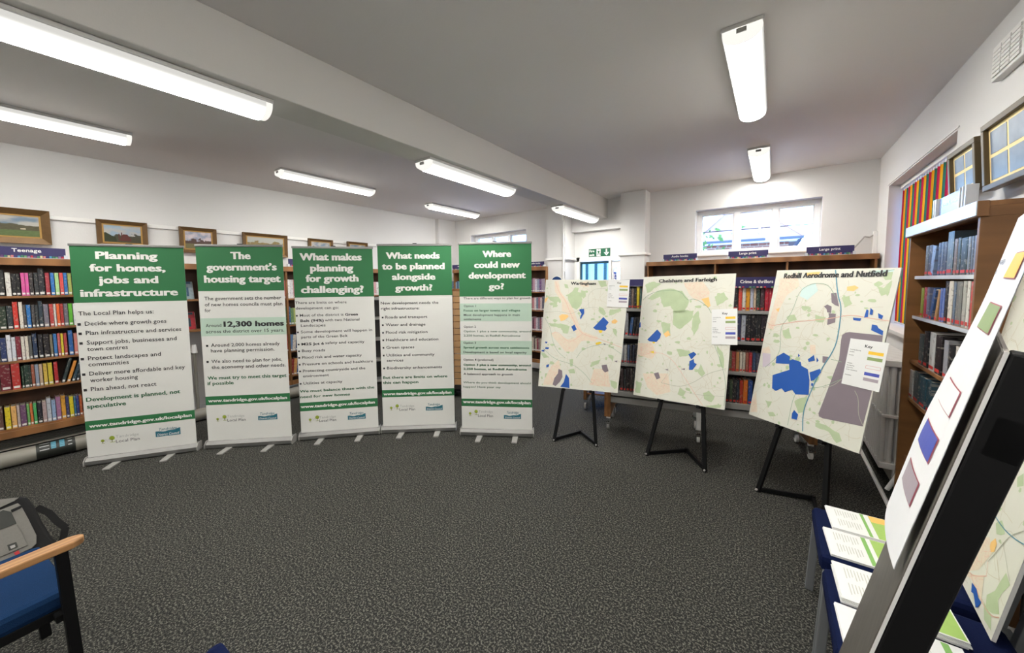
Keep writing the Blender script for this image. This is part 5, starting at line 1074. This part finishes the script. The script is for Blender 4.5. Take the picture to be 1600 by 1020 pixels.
E3 = map_board('largest Redhill Aerodrome and Nutfield map board on the third easel', [(1214.4, 422.4), (1408.8, 418), (1342, 708.7), (1170, 647)], (1181, 768), (1284, 830), -42, 12, 3,
 [(GREEN, c3, p) for p in ([(450, 205), (480, 200), (490, 230), (460, 245)], [(600, 115), (645, 108), (638, 138), (615, 140)], [(270, 600), (320, 575), (305, 640), (285, 645)], [(350, 680), (390, 690), (440, 720), (450, 750), (430, 758), (400, 715), (350, 695)], [(160, 595), (185, 600), (170, 625)], [(580, 160), (610, 170), (640, 140), (630, 190), (600, 200)], [(240, 280), (270, 270), (280, 290), (250, 300)], [(350, 270), (390, 280), (380, 300), (350, 295)], [(225, 330), (250, 320), (260, 360), (235, 360)], [(170, 640), (190, 640), (200, 655), (175, 655)])] +
 [(CYAN, c3, [(300, 170), (350, 150), (360, 180), (320, 215), (290, 200)]), (CYAN, c3, [(560, 105), (650, 98), (645, 110), (570, 118)]), (LILAC, c3, [(150, 415), (180, 420), (178, 465), (150, 470)]), (URB, c3, [(215, 135), (280, 112), (290, 160), (240, 200), (210, 260), (190, 330), (168, 320), (185, 260), (208, 180)]), (URB, c3, [(142, 400), (175, 390), (180, 415), (150, 420)]), (URB, c3, [(108, 600), (125, 560), (130, 640), (104, 640)]), (URB, c3, [(330, 385), (350, 385), (352, 420), (330, 420)]),
  (ORA, c3, [(470, 165), (500, 160), (515, 168), (495, 182), (470, 180)]), (ORA, c3, [(200, 250), (215, 245), (210, 262)]), (ORA, c3, [(592, 330), (606, 335), (602, 345)]), (ORA, c3, [(315, 112), (370, 108), (360, 122), (320, 124)]),
  (GREY, c3, [(410, 190), (430, 188), (435, 215), (440, 240), (425, 235), (412, 225)]), (GREY, c3, [(383, 240), (395, 232), (412, 240), (410, 265), (395, 262), (393, 250)]), (GREY, c3, [(400, 265), (428, 268), (425, 300), (395, 310), (397, 285), (402, 280)]), (GREY, c3, [(378, 428), (405, 432), (385, 455), (377, 452)]),
  (GREY, c3, [(448, 365), (452, 348), (465, 339), (480, 337), (606, 350), (603, 385), (570, 540), (530, 695), (485, 685), (378, 664), (364, 657), (362, 645), (380, 600), (410, 520), (440, 440)]),
  (BLUE, c3, [(188, 500), (252, 480), (250, 445), (265, 440), (295, 450), (298, 465), (322, 478), (328, 520), (325, 575), (275, 573), (262, 555), (235, 565), (222, 550), (200, 560), (186, 550)]), (BLUE, c3, [(203, 430), (230, 415), (255, 430), (250, 458), (200, 455)]), (BLUE, c3, [(285, 418), (292, 427), (285, 432)]), (BLUE, c3, [(322, 440), (345, 424), (349, 445), (325, 450)]), (BLUE, c3, [(355, 432), (363, 445), (355, 452)]), (BLUE, c3, [(328, 490), (368, 476), (372, 490), (345, 520), (333, 522)]), (BLUE, c3, [(335, 530), (343, 532), (340, 542), (334, 540)]), (BLUE, c3, [(270, 632), (285, 650), (280, 670), (260, 665), (262, 645)]),
  (BLUE, c3, [(493, 282), (525, 285), (520, 295), (495, 292)]), (BLUE, c3, [(545, 250), (552, 255), (550, 280), (535, 282)]), (BLUE, c3, [(560, 245), (570, 255), (567, 272), (556, 270)]), (BLUE, c3, [(588, 265), (608, 275), (603, 288), (590, 284)]), (BLUE, c3, [(565, 308), (585, 312), (590, 322), (608, 333), (606, 350), (562, 330)])],
 [(RIV, c3, .007, [(427, 102), (435, 200), (450, 240), (440, 330), (425, 400), (370, 480), (325, 580), (303, 640), (302, 712)]), (ROAD, c3, .0045, [(168, 300), (185, 315), (250, 300), (420, 285), (480, 270), (560, 285), (630, 295)]), (LGREEN, c3, .0035, [(160, 470), (220, 420), (215, 320), (250, 280), (270, 240), (290, 180), (340, 150), (400, 155), (425, 200)]), (LGREEN, c3, .003, [(410, 440), (450, 450)]), (LGREEN, c3, .003, [(330, 550), (380, 545), (450, 515)]), (LGREY, c3, .002, [(230, 420), (260, 470)]), (LGREEN, c3, .003, [(245, 690), (262, 600), (280, 560)]), (LGREY, c3, .003, [(500, 560), (515, 590), (512, 650), (530, 690)]), (LGREY, c3, .003, [(450, 515), (420, 540), (380, 548)]), (LGREEN, c3, .003, [(555, 105), (600, 110), (650, 100)])],
 ('Redhill Aerodrome and Nutfield', 1225, 1385.5, 434.8, 431.5, .040))

# Key sheets taped to the right edges
keyrows = [('Awaiting planning', 'decision'), ('Suitable',), ('Suitable \u2013', 'has planning', 'permission'), ('Under assessment',), ('Unsuitable',)]
KC = [mat('key_yellow', hx('#e8bc3c', 1.1), .5), mat('key_green', hx('#90a36c', 1.0), .5), mat('key_outline', hx('#d49a98', 1.0), .5), mat('key_blue', hx('#4550a8', 1.1), .5), mat('key_grey', hx('#a89ca4', 1.0), .5)]
def key_sheet(label, Pm, cor, boxes=True):
    q = [Pm.at(*c_) for c_ in cor]; o_ = q[3]; ex = Vector((q[2][0]-q[3][0], q[2][1]-q[3][1])); w = ex.length; an = math.atan2(ex.y, ex.x)
    h = (math.hypot(q[0][0]-q[3][0], q[0][1]-q[3][1])+math.hypot(q[1][0]-q[2][0], q[1][1]-q[2][1]))/2
    M_ = Pm.M @ Matrix.Translation((o_[0], o_[1], .0045)) @ Matrix.Rotation(an, 4, 'Z')
    root = thing('key_sheet', label, 'map key', M=M_, group='key sheets taped to the map boards')
    mb = MB(); mb.prism([(0, 0, 0), (w, 0, 0), (w, h, 0), (0, h, 0)], (0, 0, .0008)); mb.build('sheet', paper_w, root)
    tx = MB(); ctext(tx, 'Key', w*.53, h*.845, h*.062, .024, .0014)
    ysr = (.735, .615, .44, .30, .185)
    for r_, y in zip(keyrows, ysr):
        for k, l in enumerate(r_): ltext(tx, l, w*.05, h*(y+.022-k*.047), h*.021, .012, .0014, .95)
    tx.build('lettering', ink, root)
    for k, y in enumerate(ysr):
        bx = MB(); x0, x1, y0, y1 = w*.55, w*.93, h*(y-.02), h*(y+.045)
        if k == 2:
            for z in ((x0, x1, y0, y0+.002), (x0, x1, y1-.002, y1), (x0, x0+.002, y0, y1), (x1-.002, x1, y0, y1)): bx.poly([(z[0], z[2], .0014), (z[1], z[2], .0014), (z[1], z[3], .0014), (z[0], z[3], .0014)])
        else: bx.poly([(x0, y0, .0014), (x1, y0, .0014), (x1, y1, .0014), (x0, y1, .0014)])
        bx.build('colour_swatch', KC[k], root)
    return root
key_sheet('small white Key sheet on the Warlingham map board', E1[0], [(949.8, 436.5), (983, 436.8), (981.5, 480.6), (948, 479)])
key_sheet('white Key sheet overlapping the right edge of the Chelsham map', E2[0], [(1114.8, 483.4), (1155.5, 482), (1152.6, 539), (1112, 538)])
key_sheet('large white Key sheet hanging over the Redhill Aerodrome map edge', E3[0], [(1333, 528.5), (1393.6, 537), (1374.5, 613), (1315.5, 599)])

# easels
def easel(label, Pm, fL, fR, kn, topL, topR, apexy=1.58):
    root = thing('folding_easel', label, 'easel', M=Pm.M, group='black folding easels')
    I = Pm.I
    L0 = I @ onz(*fL); R0 = I @ onz(*fR); K0 = I @ onz(*kn)
    L0.z -= .016; R0.z -= .016
    off = -.034; ax = (L0.x+R0.x)/2
    a1 = Vector(Pm.at(*topL)+(off,)); a2 = Vector(Pm.at(*topR)+(off,))
    L1 = L0+(a1-L0)*(apexy/(a1.y-L0.y)); R1 = R0+(a2-R0)*(apexy/(a2.y-R0.y))
    if L1.x > R1.x-.05: m_ = (L1.x+R1.x)/2; L1.x = m_-.03; R1.x = m_+.03
    L1.z = R1.z = off
    for p, q in ((L0, L1), (R0, R1)):
        mb = MB(); mb.bar(p+Vector((0, .0, 0)), q, .032, .022, (0, 0, 1)); mb.build('leg', black_m, root, .003)
        mb = MB(); mb.tube(p+Vector((0, .018, .012)), p+Vector((0, .018, .022)), .008, n=10); mb.build('pivot', metal_g, root)
    upl = I.to_3x3() @ Vector((0, 0, 1))
    for p in (L0, R0):
        mb = MB(); mb.bar(p+upl*.024, K0+upl*.024, .018, .030, upl); mb.build('foot_strut', black_m, root, .002)
    mb = MB(); mb.tube(K0+upl*.005, K0+upl*.042, .016, n=12); mb.build('strut_hinge', black_m, root)
    # rear leg, folded down behind the board to the hinge
    mb = MB(); m_ = (L1+R1)/2; mb.box(m_.x-.06, m_.x+.06, m_.y-.05, m_.y+.01, off-.012, off+.012); mb.build('head_bracket', black_m, root, .003)
    return root, (a1, a2)
def pegs(root, pts, y):
    for x in pts:
        mb = MB(); mb.box(x-.014, x+.014, y-.022, y-.004, -.03, .016); mb.box(x-.014, x+.014, y-.022, y+.004, .012, .018); mb.build('board_peg', black_m, root, .002)
def ybot(q, x): u = (x-q[3][0])/(q[2][0]-q[3][0]); return q[3][1]+(q[2][1]-q[3][1])*u
for lb, E_, a in (('leftmost black folding easel, under the Warlingham map', E1, ((865, 690), (931, 698), (907, 678), (881, 607), (923, 617))),
                  ('second black folding easel, under the Chelsham and Farleigh map', E2, ((1009, 712), (1100, 738), (1072, 707), (1030, 628), (1091, 640))),
                  ('third black folding easel, under the Redhill Aerodrome map', E3, ((1181, 768), (1284, 838), (1270, 783), (1217, 665), (1284, 692)))):
    r_, tops = easel(lb, E_[0], *a)
    for tp in tops: pegs(r_, (tp.x,), ybot(E_[1], tp.x))

# ---- fourth easel, close to the camera, seen edge-on
P4o = CAM + ray(1568, 549)*.33
y4 = R(-106); t4 = Vector((math.cos(y4), math.sin(y4), 0)); n4 = Vector((math.sin(y4), -math.cos(y4), 0)); th4 = R(11.5)
up4 = Vector((0, 0, math.cos(th4)))-n4*math.sin(th4)
F4 = Plane(frame(P4o, t4, up4))
B4 = thing('map_board', 'glossy map board close to the camera at the right, seen edge-on', 'map board', M=F4.M, group='printed map boards')
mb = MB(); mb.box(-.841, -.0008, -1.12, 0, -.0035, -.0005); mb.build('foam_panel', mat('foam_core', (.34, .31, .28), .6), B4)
mb = MB(); mb.box(-.0008, 0, -1.12, 0, -.0035, -.0005); mb.build('foam_edge', map_back, B4)
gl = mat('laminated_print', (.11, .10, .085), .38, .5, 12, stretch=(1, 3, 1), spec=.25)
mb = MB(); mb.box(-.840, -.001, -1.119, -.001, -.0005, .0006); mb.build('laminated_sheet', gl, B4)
E4 = thing('folding_easel', 'black easel post close to the camera at the right', 'easel', M=F4.M, group='black folding easels')
mb = MB(); mb.box(-.030, .002, -1.52, .0, -.035, -.0045); mb.build('leg', black_m, E4, .002)
mb = MB(); mb.box(-.60, -.566, -1.52, -.1, -.035, -.0045); mb.build('leg', black_m, E4, .002)
mb = MB(); mb.box(-.60, .002, -.10, -.06, -.034, -.012); mb.build('cross_bar', black_m, E4)
mb = MB(); mb.box(-.028, .002, -1.145, -1.125, -.011, .012); mb.build('board_peg', black_m, E4); mb = MB(); mb.box(-.598, -.568, -1.145, -1.125, -.011, .012); mb.build('board_peg', black_m, E4)
K4 = thing('key_sheet', 'curling white Key sheet in front of the near black easel post', 'map key', M=F4.M, group='key sheets taped to the map boards')
def kz(a, v): return .006+.035*a+.016*(1-((a-.16)/.14)**2)*max(0, min(1, (.11-v)/.24))
def kp(a, v, e=0.0): return (-a, v, kz(a, v)+e)
mb = MB(); na = 14
for j in range(na):
    a0 = .02+.28*j/na; a1 = .02+.28*(j+1)/na
    for i in range(14):
        v0, v1 = -.27+.03*i, -.24+.03*i
        mb.quad(kp(a1, v0), kp(a0, v0), kp(a0, v1), kp(a1, v1)); mb.quad(kp(a0, v0, -.0006), kp(a1, v0, -.0006), kp(a1, v1, -.0006), kp(a0, v1, -.0006))
mb.build('sheet', mat('bright_paper', (.84, .84, .85), .45), K4, smooth=True)
SM = KC+[mat('swatch_border', hx('#b05a66'), .5), mat('bright_paper', hx('#ffffff'))]
def patch(mb, a0, a1, v0, v1, e=.0008, n_=5):
    for j in range(n_):
        for i in range(3):
            p = a0+(a1-a0)*j/n_; q = a0+(a1-a0)*(j+1)/n_; u = v0+(v1-v0)*i/3; w_ = v0+(v1-v0)*(i+1)/3; mb.quad(kp(q, u, e), kp(p, u, e), kp(p, w_, e), kp(q, w_, e))
for k, v in enumerate((.066, .009, -.0585+.0, -.115, -.172)):
    mb = MB(); mb.k = 0; v0, v1 = v-.030, v
    if k == 0: v0, v1 = .066, .095
    elif k == 1: v0, v1 = .008, .039
    elif k == 2: v0, v1 = -.087, -.056
    elif k == 3: v0, v1 = -.145, -.113
    else: v0, v1 = -.202, -.170
    patch(mb, .043, .120, v0, v1, .0006)
    mb.k = 1; patch(mb, .0455, .1175, v0+.0012, v1-.0012, .0010); mb.build('colour_swatch', [SM[5], SM[(0, 1, 6, 3, 4)[k]]], K4)
tx = MB()
for k, r_ in enumerate(keyrows):
    y = (.085, .03, -.06, -.125, -.185)[k]
    for m_, l in enumerate(r_):
        sub = MB(); ltext(sub, l, -.27, y-m_*.014, .008, .01, 0, .9)
        i = len(tx.v); tx.v += [(p[0], p[1], kz(-p[0], p[1])+.001) for p in sub.v]; tx.f += [[i+j for j in f] for f in sub.f]; tx.mi += [0]*len(sub.f)
tx.build('lettering', ink, K4)

# ================================================================== CHAIRS
def tube_leg(x, y, x1, y1, z): mb = MB(); mb.bar((x, y, 0), (x1, y1, z), .035, .032, (0, 1, 0)); return mb
def chair(label, loc, rz, fab, arms=False, group=None, w=.46, backh=.84, frame_m=black_m):
    t = thing('meeting_chair', label, 'chair', loc, rz, group); hw = w/2
    mb = MB(); mb.box(-hw+.01, hw-.01, -.22, .24, .385, .46); s_ = mb.build('seat', fab, t, .022)
    mb = MB(); c_ = 7
    for k in range(c_):
        u0 = -hw+.02+(w-.04)*k/c_; u1 = -hw+.02+(w-.04)*(k+1)/c_
    mb.prism([(-hw+.02, -.245, .56), (hw-.02, -.245, .56), (hw-.02, -.285, backh-.05), (hw-.06, -.29, backh), (-hw+.06, -.29, backh), (-hw+.02, -.285, backh-.05)], (0, -.035, 0)); mb.build('backrest', fab, t, .012)
    X = hw+(.028 if arms else -.0)
    for sx in (-1, 1):
        tube_leg(sx*X, .235, sx*X, .215, .635 if arms and sx > 0 else .40).build('leg', frame_m, t, .003)
        tube_leg(sx*X, -.28, sx*X, -.24, .42).build('leg', frame_m, t, .003)
        mb = MB(); mb.bar((sx*(X if arms else hw-.03), -.235, .40), (sx*(X if arms else hw-.03), -.30, backh-.08), .03, .02, (0, 1, 0)); mb.build('back_post', frame_m, t, .002)
        mb = MB(); mb.box(sx*(hw-.03)-.016, sx*(hw-.03)+.016, -.24, .21, .355, .39); mb.build('side_rail', frame_m, t, .002)
        if arms and sx > 0:
            mb = MB(); c_ = sx*X
            pts = [(c_-.027, -.26), (c_+.027, -.26), (c_+.03, .24), (c_+.018, .268), (c_, .275), (c_-.018, .268), (c_-.03, .24)]
            mb.prism([(p[0], p[1], .632) for p in pts], (0, 0, .028)); mb.build('armrest', beech, t, .006)
    mb = MB(); mb.box(-X, X, .19, .215, .36, .385); mb.box(-X, X, -.24, -.21, .36, .385); mb.build('cross_rail', frame_m, t, .002)
    return t
RZ = R(8)
chair('blue chair with a beech armrest in the bottom left corner', (-2.365, -.232, 0), RZ, blue_f, True, w=.50)
chair('navy chair whose back top just shows at the bottom edge', (-.80, -.10, 0), R(184), navy, w=.40, backh=.835)
CG = 'row of navy chairs at the right'
for k, (yy, lb) in enumerate(((2.125, 'far navy chair of the row holding two leaflet stacks'), (1.645, 'middle navy chair of the row under the near leaflet stacks'), (1.165, 'nearest navy chair of the row, behind the black post'))):
    chair(lb, (.435, yy, 0), R(90), navy, group=CG, frame_m=mat('grey_chair_frame', hx('#6a6c6e'), .4), w=.44)

# board leaning on the row of chairs
o5 = onz(1490, 885, .468); f5 = onz(1558, 1020, .468); t5 = (f5-o5).normalized(); n5 = Vector((t5.y, -t5.x, 0))
if n5.x > 0: n5 = -n5
up5 = Vector((0, 0, math.cos(R(9))))-n5*math.sin(R(9))
P5 = Plane(frame(o5, t5, up5))
board_from('map board leaning on the right-hand row of navy chairs', P5, [(-.46, 1.189), (.381, 1.189), (.381, 0), (-.46, 0)], 5,
 [(BLUE, c5, [(557, 512), (590, 560), (600, 620), (622, 655), (600, 690), (582, 693), (575, 640), (566, 590), (550, 580)]), (ORA, c5, [(540, 140), (600, 120), (632, 130), (625, 165), (560, 230), (530, 230)]), (ORA, c5, [(690, 220), (725, 190), (735, 230), (715, 290), (690, 290), (683, 250)]), (GREEN, c5, [(660, 600), (720, 570), (760, 500), (800, 440), (830, 530), (740, 640), (750, 740), (700, 735), (650, 700)]), (GREEN, c5, [(725, 80), (770, 60), (790, 160), (730, 160)]), (GREY, c5, [(545, 100), (560, 30), (590, 20), (580, 100), (545, 160)]), (URB, c5, [(450, 300), (560, 200), (680, 180), (700, 300), (600, 420), (500, 430)]), (URB, c5, [(480, 430), (640, 470), (620, 640), (560, 500)]), (GREEN, c5, [(640, 650), (690, 740), (690, 860), (640, 780)]), (YEL, c5, [(495, 355), (512, 350), (510, 380), (493, 380)]), (GREEN, c5, [(880, -250), (927, -280), (927, -190), (880, -180)])],
 [(RIV, c5, .004, [(690, -30), (740, 60), (800, 140), (870, 200), (930, 235)]), (ROAD, c5, .003, [(425, 375), (460, 415), (545, 440), (560, 465), (660, 465)]), (ROAD, c5, .003, [(545, 440), (560, 500), (620, 640), (680, 745), (740, 770), (820, 745), (870, 755), (930, 815)]), (LGREY, c5, .003, [(670, 360), (740, 280), (830, 170), (930, 140)]), (LGREY, c5, .002, [(780, 220), (800, 330), (830, 530), (925, 680)]), (ROAD, c5, .002, [(660, 465), (670, 360)])], None)

# leaflets on the chairs
LG = mat('leaflet_green', hx('#7fb060', 1.05), .5); LG2 = mat('leaflet_map_green', hx('#9aba62', 1.1), .5, .1, 30); LO = mat('leaflet_orange', hx('#e3b763', 1.05), .5); LT = mat('leaflet_print', hx('#c0c0b8', 1.0), .5)
def leaflets(label, x0, y1, w, h, rz, n_, kind, z=.4605):
    # x runs from the near edge of the seat towards the backrest, y1 is the far side
    root = thing('leaflet_stack', label, 'leaflets', (x0, y1, z), rz, 'leaflet stacks on the navy chairs'); rng = random.Random(hash(kind) % 99 if False else n_)
    for k in range(n_):
        dx, dy = rng.uniform(-.004, .004), rng.uniform(-.004, .004)
        if k == n_-1: dx = dy = 0
        mb = MB(); mb.box(dx, w+dx, -h+dy, dy, k*.0032, k*.0032+.0026); mb.build('leaflet', paper_w, root)
    z1 = (n_-1)*.0032+.0026+.0006
    def pl_(mb, a, b, c_, d_): mb.poly([(a, -d_, z1), (b, -d_, z1), (b, -c_, z1), (a, -c_, z1)])
    mb = MB()
    if kind != 'plain':
        mb.k = 0
        for i in range(2):
            for j in range(9):
                x = .045+j*.0105+(.0 if i else 0); pl_(mb, w*.10+j*w*.032, w*.10+j*w*.032+.003, h*(.12+.42*i), h*(.12+.42*i)+h*(.30-.04*(j % 3)))
        if kind == 'map':
            mb.k = 1; pl_(mb, w*.42, w*.46, 0.004, h-.004); mb.k = 2; pl_(mb, w*.52, w-.004, .004, h-.004); mb.k = 3; mb.poly([(w*.52, -h*.02, z1+.0004), (w-.004, -h*.02, z1+.0004), (w-.004, -h*.22, z1+.0004), (w*.7, -h*.28, z1+.0004), (w*.53, -h*.3, z1+.0004)][::-1])
        else:
            mb.k = 1; pl_(mb, w*.42, w*.47, 0.004, h-.004); mb.k = 2; pl_(mb, w*.52, w-.004, .004, h-.004)
    else:
        mb.k = 0; pl_(mb, w*.3, w*.304, h*.1, h*.8); pl_(mb, w*.6, w*.66, h*.06, h*.08)
        mb.k = 1; pl_(mb, w*.84, w*.90, .004, h-.004)
        for j in range(6): mb.k = 0; pl_(mb, w*.7+j*.004, w*.7+j*.004+.0015, h*(.2+.1*j), h*(.35+.1*j))
    mb.build('leaflet_print', [LT, LG, LG2, LO], root)
    return root
leaflets('farthest leaflet stack with a green and orange map, on the far chair', .248, 2.345, .297, .195, R(3), 4, 'map')
leaflets('second leaflet stack with a plain green panel, on the far chair', .222, 2.135, .297, .20, R(3), 3, 'green')
leaflets('thick third leaflet stack, nearer the camera, on the middle chair', .226, 1.865, .297, .205, R(2), 8, 'green')
leaflets('nearest plain white leaflet stack beside the edge-on board', .212, 1.645, .297, .205, R(2), 3, 'plain')

# ================================================================== BAG ON THE FLOOR
bo = Vector((-3.52, -.22, 0)); tb = Vector((.05, 1, 0)).normalized(); nb = Vector((tb.y, -tb.x, 0)); ub = Vector((0, 0, 1))*math.cos(R(32))-nb*math.sin(R(32))
PBg = Plane(frame(bo, tb, ub)); bag = thing('laptop_bag', 'black and grey laptop bag on the floor behind the blue chair', 'bag', M=PBg.M)
A = lambda x, y: PBg.at(x, y)
blk = mat('bag_black_nylon', (.008, .0075, .008), .85, .2, 90, .3, 500); gry = mat('bag_grey_fabric', hx('#94918a', .62), .85, .1, 90, .3, 400); gryd = mat('bag_dark_print', hx('#3a3b38'), .8)
out_ = [A(-70, 792), A(0, 779), A(30, 774.5), (A(42, 776)), A(52, 788), A(64, 812), A(78, 835), A(94, 852), A(94, 866), A(40, 890), A(-70, 935)]
out_ = [(p[0], max(p[1], .0)) for p in out_]
mb = MB(); mb.prism([(p[0], p[1], -.11) for p in out_[::-1]], (0, 0, .10)); mb.build('body', blk, bag, .018)
def flat_on(name, pts, m_, z, th=.006, bev=.002):
    P_ = [A(*p) for p in pts]; ar = sum(P_[i-1][0]*P_[i][1]-P_[i][0]*P_[i-1][1] for i in range(len(P_)))
    if ar < 0: P_ = P_[::-1]
    mb = MB(); mb.prism([(p[0], p[1], z) for p in P_], (0, 0, th)); return mb.build(name, m_, bag, bev)
flat_on('top_flap', [(-70, 795), (0, 780), (30, 777), (22, 783), (0, 793), (-70, 808)], gry, -.004, .008)
flat_on('front_panel', [(-70, 822), (0, 797), (10, 793), (28, 786), (33, 790), (45, 812), (57, 836), (57, 849), (50, 856), (0, 879), (-70, 905)], gry, -.006, .012)
flat_on('pocket_mesh', [(-40, 812), (0, 800), (5, 797), (18, 800), (26, 818), (0, 828), (-40, 838)], gryd, .007, .004)
flat_on('pocket', [(-40, 842), (0, 832), (27, 820), (44, 852), (0, 871), (-40, 884)], gry, .006, .010)
flat_on('zip', [(17, 797), (35, 789), (36, 792), (19, 801)], blk, .008, .003)
flat_on('label_patch', [(12, 852), (26, 847), (29, 855), (15, 861)], gryd, .017, .003)
flat_on('label_logo', [(16, 854), (24, 851), (25, 855), (18, 858)], metal_g, .0205, .001)
flat_on('red_tag', [(22, 864), (30, 860), (32, 865), (26, 869)], mat('red_tag', hx('#b02a30')), .017, .002)
mb = MB(); sp_ = [A(56, 791), A(66, 795), A(76, 799), A(88, 812), A(101, 821), A(99, 832), A(94, 848)]; ws = [.03, .04, .04, .035, .035, .04, .04]
for i in range(len(sp_)-1):
    p, q = Vector((*sp_[i], -.03-.012*i)), Vector((*sp_[i+1], -.03-.012*(i+1))); mb.bar(p, q+(q-p)*.08, .032, .004, (0, 0, 1))
mb.build('shoulder_strap', blk, bag, .001)

# ================================================================== OUTSIDE
def brickmat():
    ma = bpy.data.materials.new('far_brick'); ma.use_nodes = True; nt = ma.node_tree; N = nt.nodes; b = N['Principled BSDF']; b.inputs['Roughness'].default_value = .85
    tc = N.new('ShaderNodeTexCoord'); mp = N.new('ShaderNodeMapping'); mp.inputs['Rotation'].default_value = (R(90), 0, 0); br = N.new('ShaderNodeTexBrick')
    br.inputs['Color1'].default_value = (.19, .060, .035, 1); br.inputs['Color2'].default_value = (.26, .10, .055, 1); br.inputs['Mortar'].default_value = (.36, .24, .16, 1); br.inputs['Scale'].default_value = 2.2; br.inputs['Mortar Size'].default_value = .03
    nt.links.new(tc.outputs['Object'], mp.inputs[0]); nt.links.new(mp.outputs[0], br.inputs['Vector']); nt.links.new(br.outputs[0], b.inputs['Base Color']); return ma
roof_m = mat('far_roof_tile', (.20, .125, .08), .8, .2, 6, stretch=(1, 6, 6))
mb = MB(); mb.box(-60, 60, YB+.4, 90, -.35, -.25); mb.box(XR+.4, 60, -40, YB+.4, -.35, -.25); o = mb.build('bounce_ground', mat('pale_bounce_ground', (.34, .34, .34), .9, .2, 3)); o['kind'] = 'structure'  # unseen ground, made pale to bounce sky light up to the ceiling
YH = 14.0
H0 = ony(1112, 381, YH); H1 = ony(1256, 372.5, YH); ap = ony(1160, 317.5, YH+3.5)
ez = (H0.z+H1.z)/2+.06; xa = H0.x-.6; xb = H1.x
HS = thing('brick_house', 'brick house with a pale tiled hip roof outside the back window', 'house', (0, YH, 0))
mb = MB(); mb.box(xa+.4, xb-.35, .4, 7.5, -.3, ez); mb.build('wall', brickmat(), HS)
mb = MB(); x0, x1 = xa, xb; y0, y1 = 0, 8; zz = ez; A1 = (ap.x-.3, 3.9, ap.z); A2 = (ap.x+.3, 4.1, ap.z)
mb.poly([(x0, y0, zz), (x1, y0, zz), A2, A1]); mb.poly([(x1, y0, zz), (x1, y1, zz), A2]); mb.poly([(x1, y1, zz), (x0, y1, zz), A1, A2]); mb.poly([(x0, y1, zz), (x0, y0, zz), A1]); mb.poly([(x0, y0, zz), (x0, y1, zz), (x1, y1, zz), (x1, y0, zz)])
mb.build('roof', roof_m, HS)
mb = MB(); mb.path([(x0, y0, zz+.03), A1], .03, 6); mb.path([(x1, y0, zz+.03), A2], .03, 6); mb.build('hip_ridge', mat('ridge_tile', (.35, .2, .16), .8), HS)
mb = MB(); mb.box(x0, x1, -.10, 0, zz-.05, zz+.02); mb.tube((x1-.1, -.06, zz-.1), (x1-.45, .3, zz-.7), .05, n=8); mb.tube((x1-.45, .3, zz-.7), (x1-.45, .3, 0), .05, n=8); mb.build('gutter', mat('dark_gutter', (.03, .03, .035), .5), HS)
mb = MB(); mb.box(x0+.1, x1-.1, -.02, .42, zz-.09, zz-.05); mb.build('fascia', white_pl, HS)
wl = ony(1216, 387, YH+.4); wr = ony(1237, 386, YH+.4)
for a_, b_ in ((wl.x, wl.x+(wr.x-wl.x)*.48), (wl.x+(wr.x-wl.x)*.55, wr.x)):
    mb = MB(); mb.box(a_, b_, .30, .42, ez-1.6, ez-.35); f_ = mb.build('window', white_pl, HS)
    mb = MB(); mb.box(a_+.1, b_-.1, .28, .30, ez-1.5, ez-.5); mb.build('pane', mat('dark_pane', (.12, .15, .18), .1), f_)
leaf_m = cloth_trans('tree_leaves', (.10, .16, .04), .35); bark = mat('bark', (.12, .08, .05), .9)
def tree(label, x, y, h, r, seed, nl=700):
    rng = random.Random(seed); t = thing('tree', label, 'tree', (x, y, -.3), 0, 'trees outside the windows')
    mb = MB(); mb.tube((0, 0, 0), (0, 0, h*.6), .14, .07, 8)
    tips = []
    for k in range(7):
        an = k*2.4; e = Vector((math.cos(an)*r*.6, math.sin(an)*r*.6, h*(.62+.05*k))); mb.tube((0, 0, h*(.3+.04*k)), e, .05, .015, 6); tips.append(e)
    mb.build('trunk', bark, t)
    mb = MB()
    for k in range(nl):
        c_ = rng.choice(tips)*rng.uniform(.5, 1.05); c_ = Vector((c_.x+rng.gauss(0, r*.3), c_.y+rng.gauss(0, r*.3), c_.z+rng.gauss(0, h*.09))); s_ = rng.uniform(.04, .10)
        u = Vector((rng.gauss(0, 1), rng.gauss(0, 1), rng.gauss(0, 1))).normalized(); v_ = u.orthogonal().normalized(); mb.quad(c_-u*s_, c_-v_*s_*.6, c_+u*s_, c_+v_*s_*.6)
    o = mb.build('foliage', leaf_m, t); o['kind'] = 'stuff'
p = ony(1104, 390, 10.5); tree('leafy tree left of the brick house, through the back right window', p.x-.1, 10.5, 3.2, .75, 11, 420)
p = ony(1266, 392, 16); tree('small bright tree right of the brick house', p.x+.9, 16.5, 3.3, .8, 12, 500)
p = ony(800, 380, 15); tree('tree outside the back left window', p.x+4.5, 15, 3.6, 1.0, 13, 500)
tree('tree beyond the striped blind', 6.5, 5.0, 4.2, 1.4, 14, 500)
p = ony(770, 378, 13)
GB = thing('outbuilding', 'pale grey-green roofed building outside the back left window', 'building', (p.x, 13, 0))
zt = p.z
mb = MB(); mb.box(-1.2, 2.6, 0, 3, -.3, zt-.05); mb.build('wall', mat('pale_render', (.7, .75, .75), .8), GB)
mb = MB(); mb.prism([(-1.4, -.2, zt-.1), (2.8, -.2, zt-.1), (2.8, 1.5, zt+.35), (-1.0, 1.5, zt+.35)], (0, 0, .08)); mb.build('roof', mat('grey_green_roof', (.35, .42, .42), .7), GB)
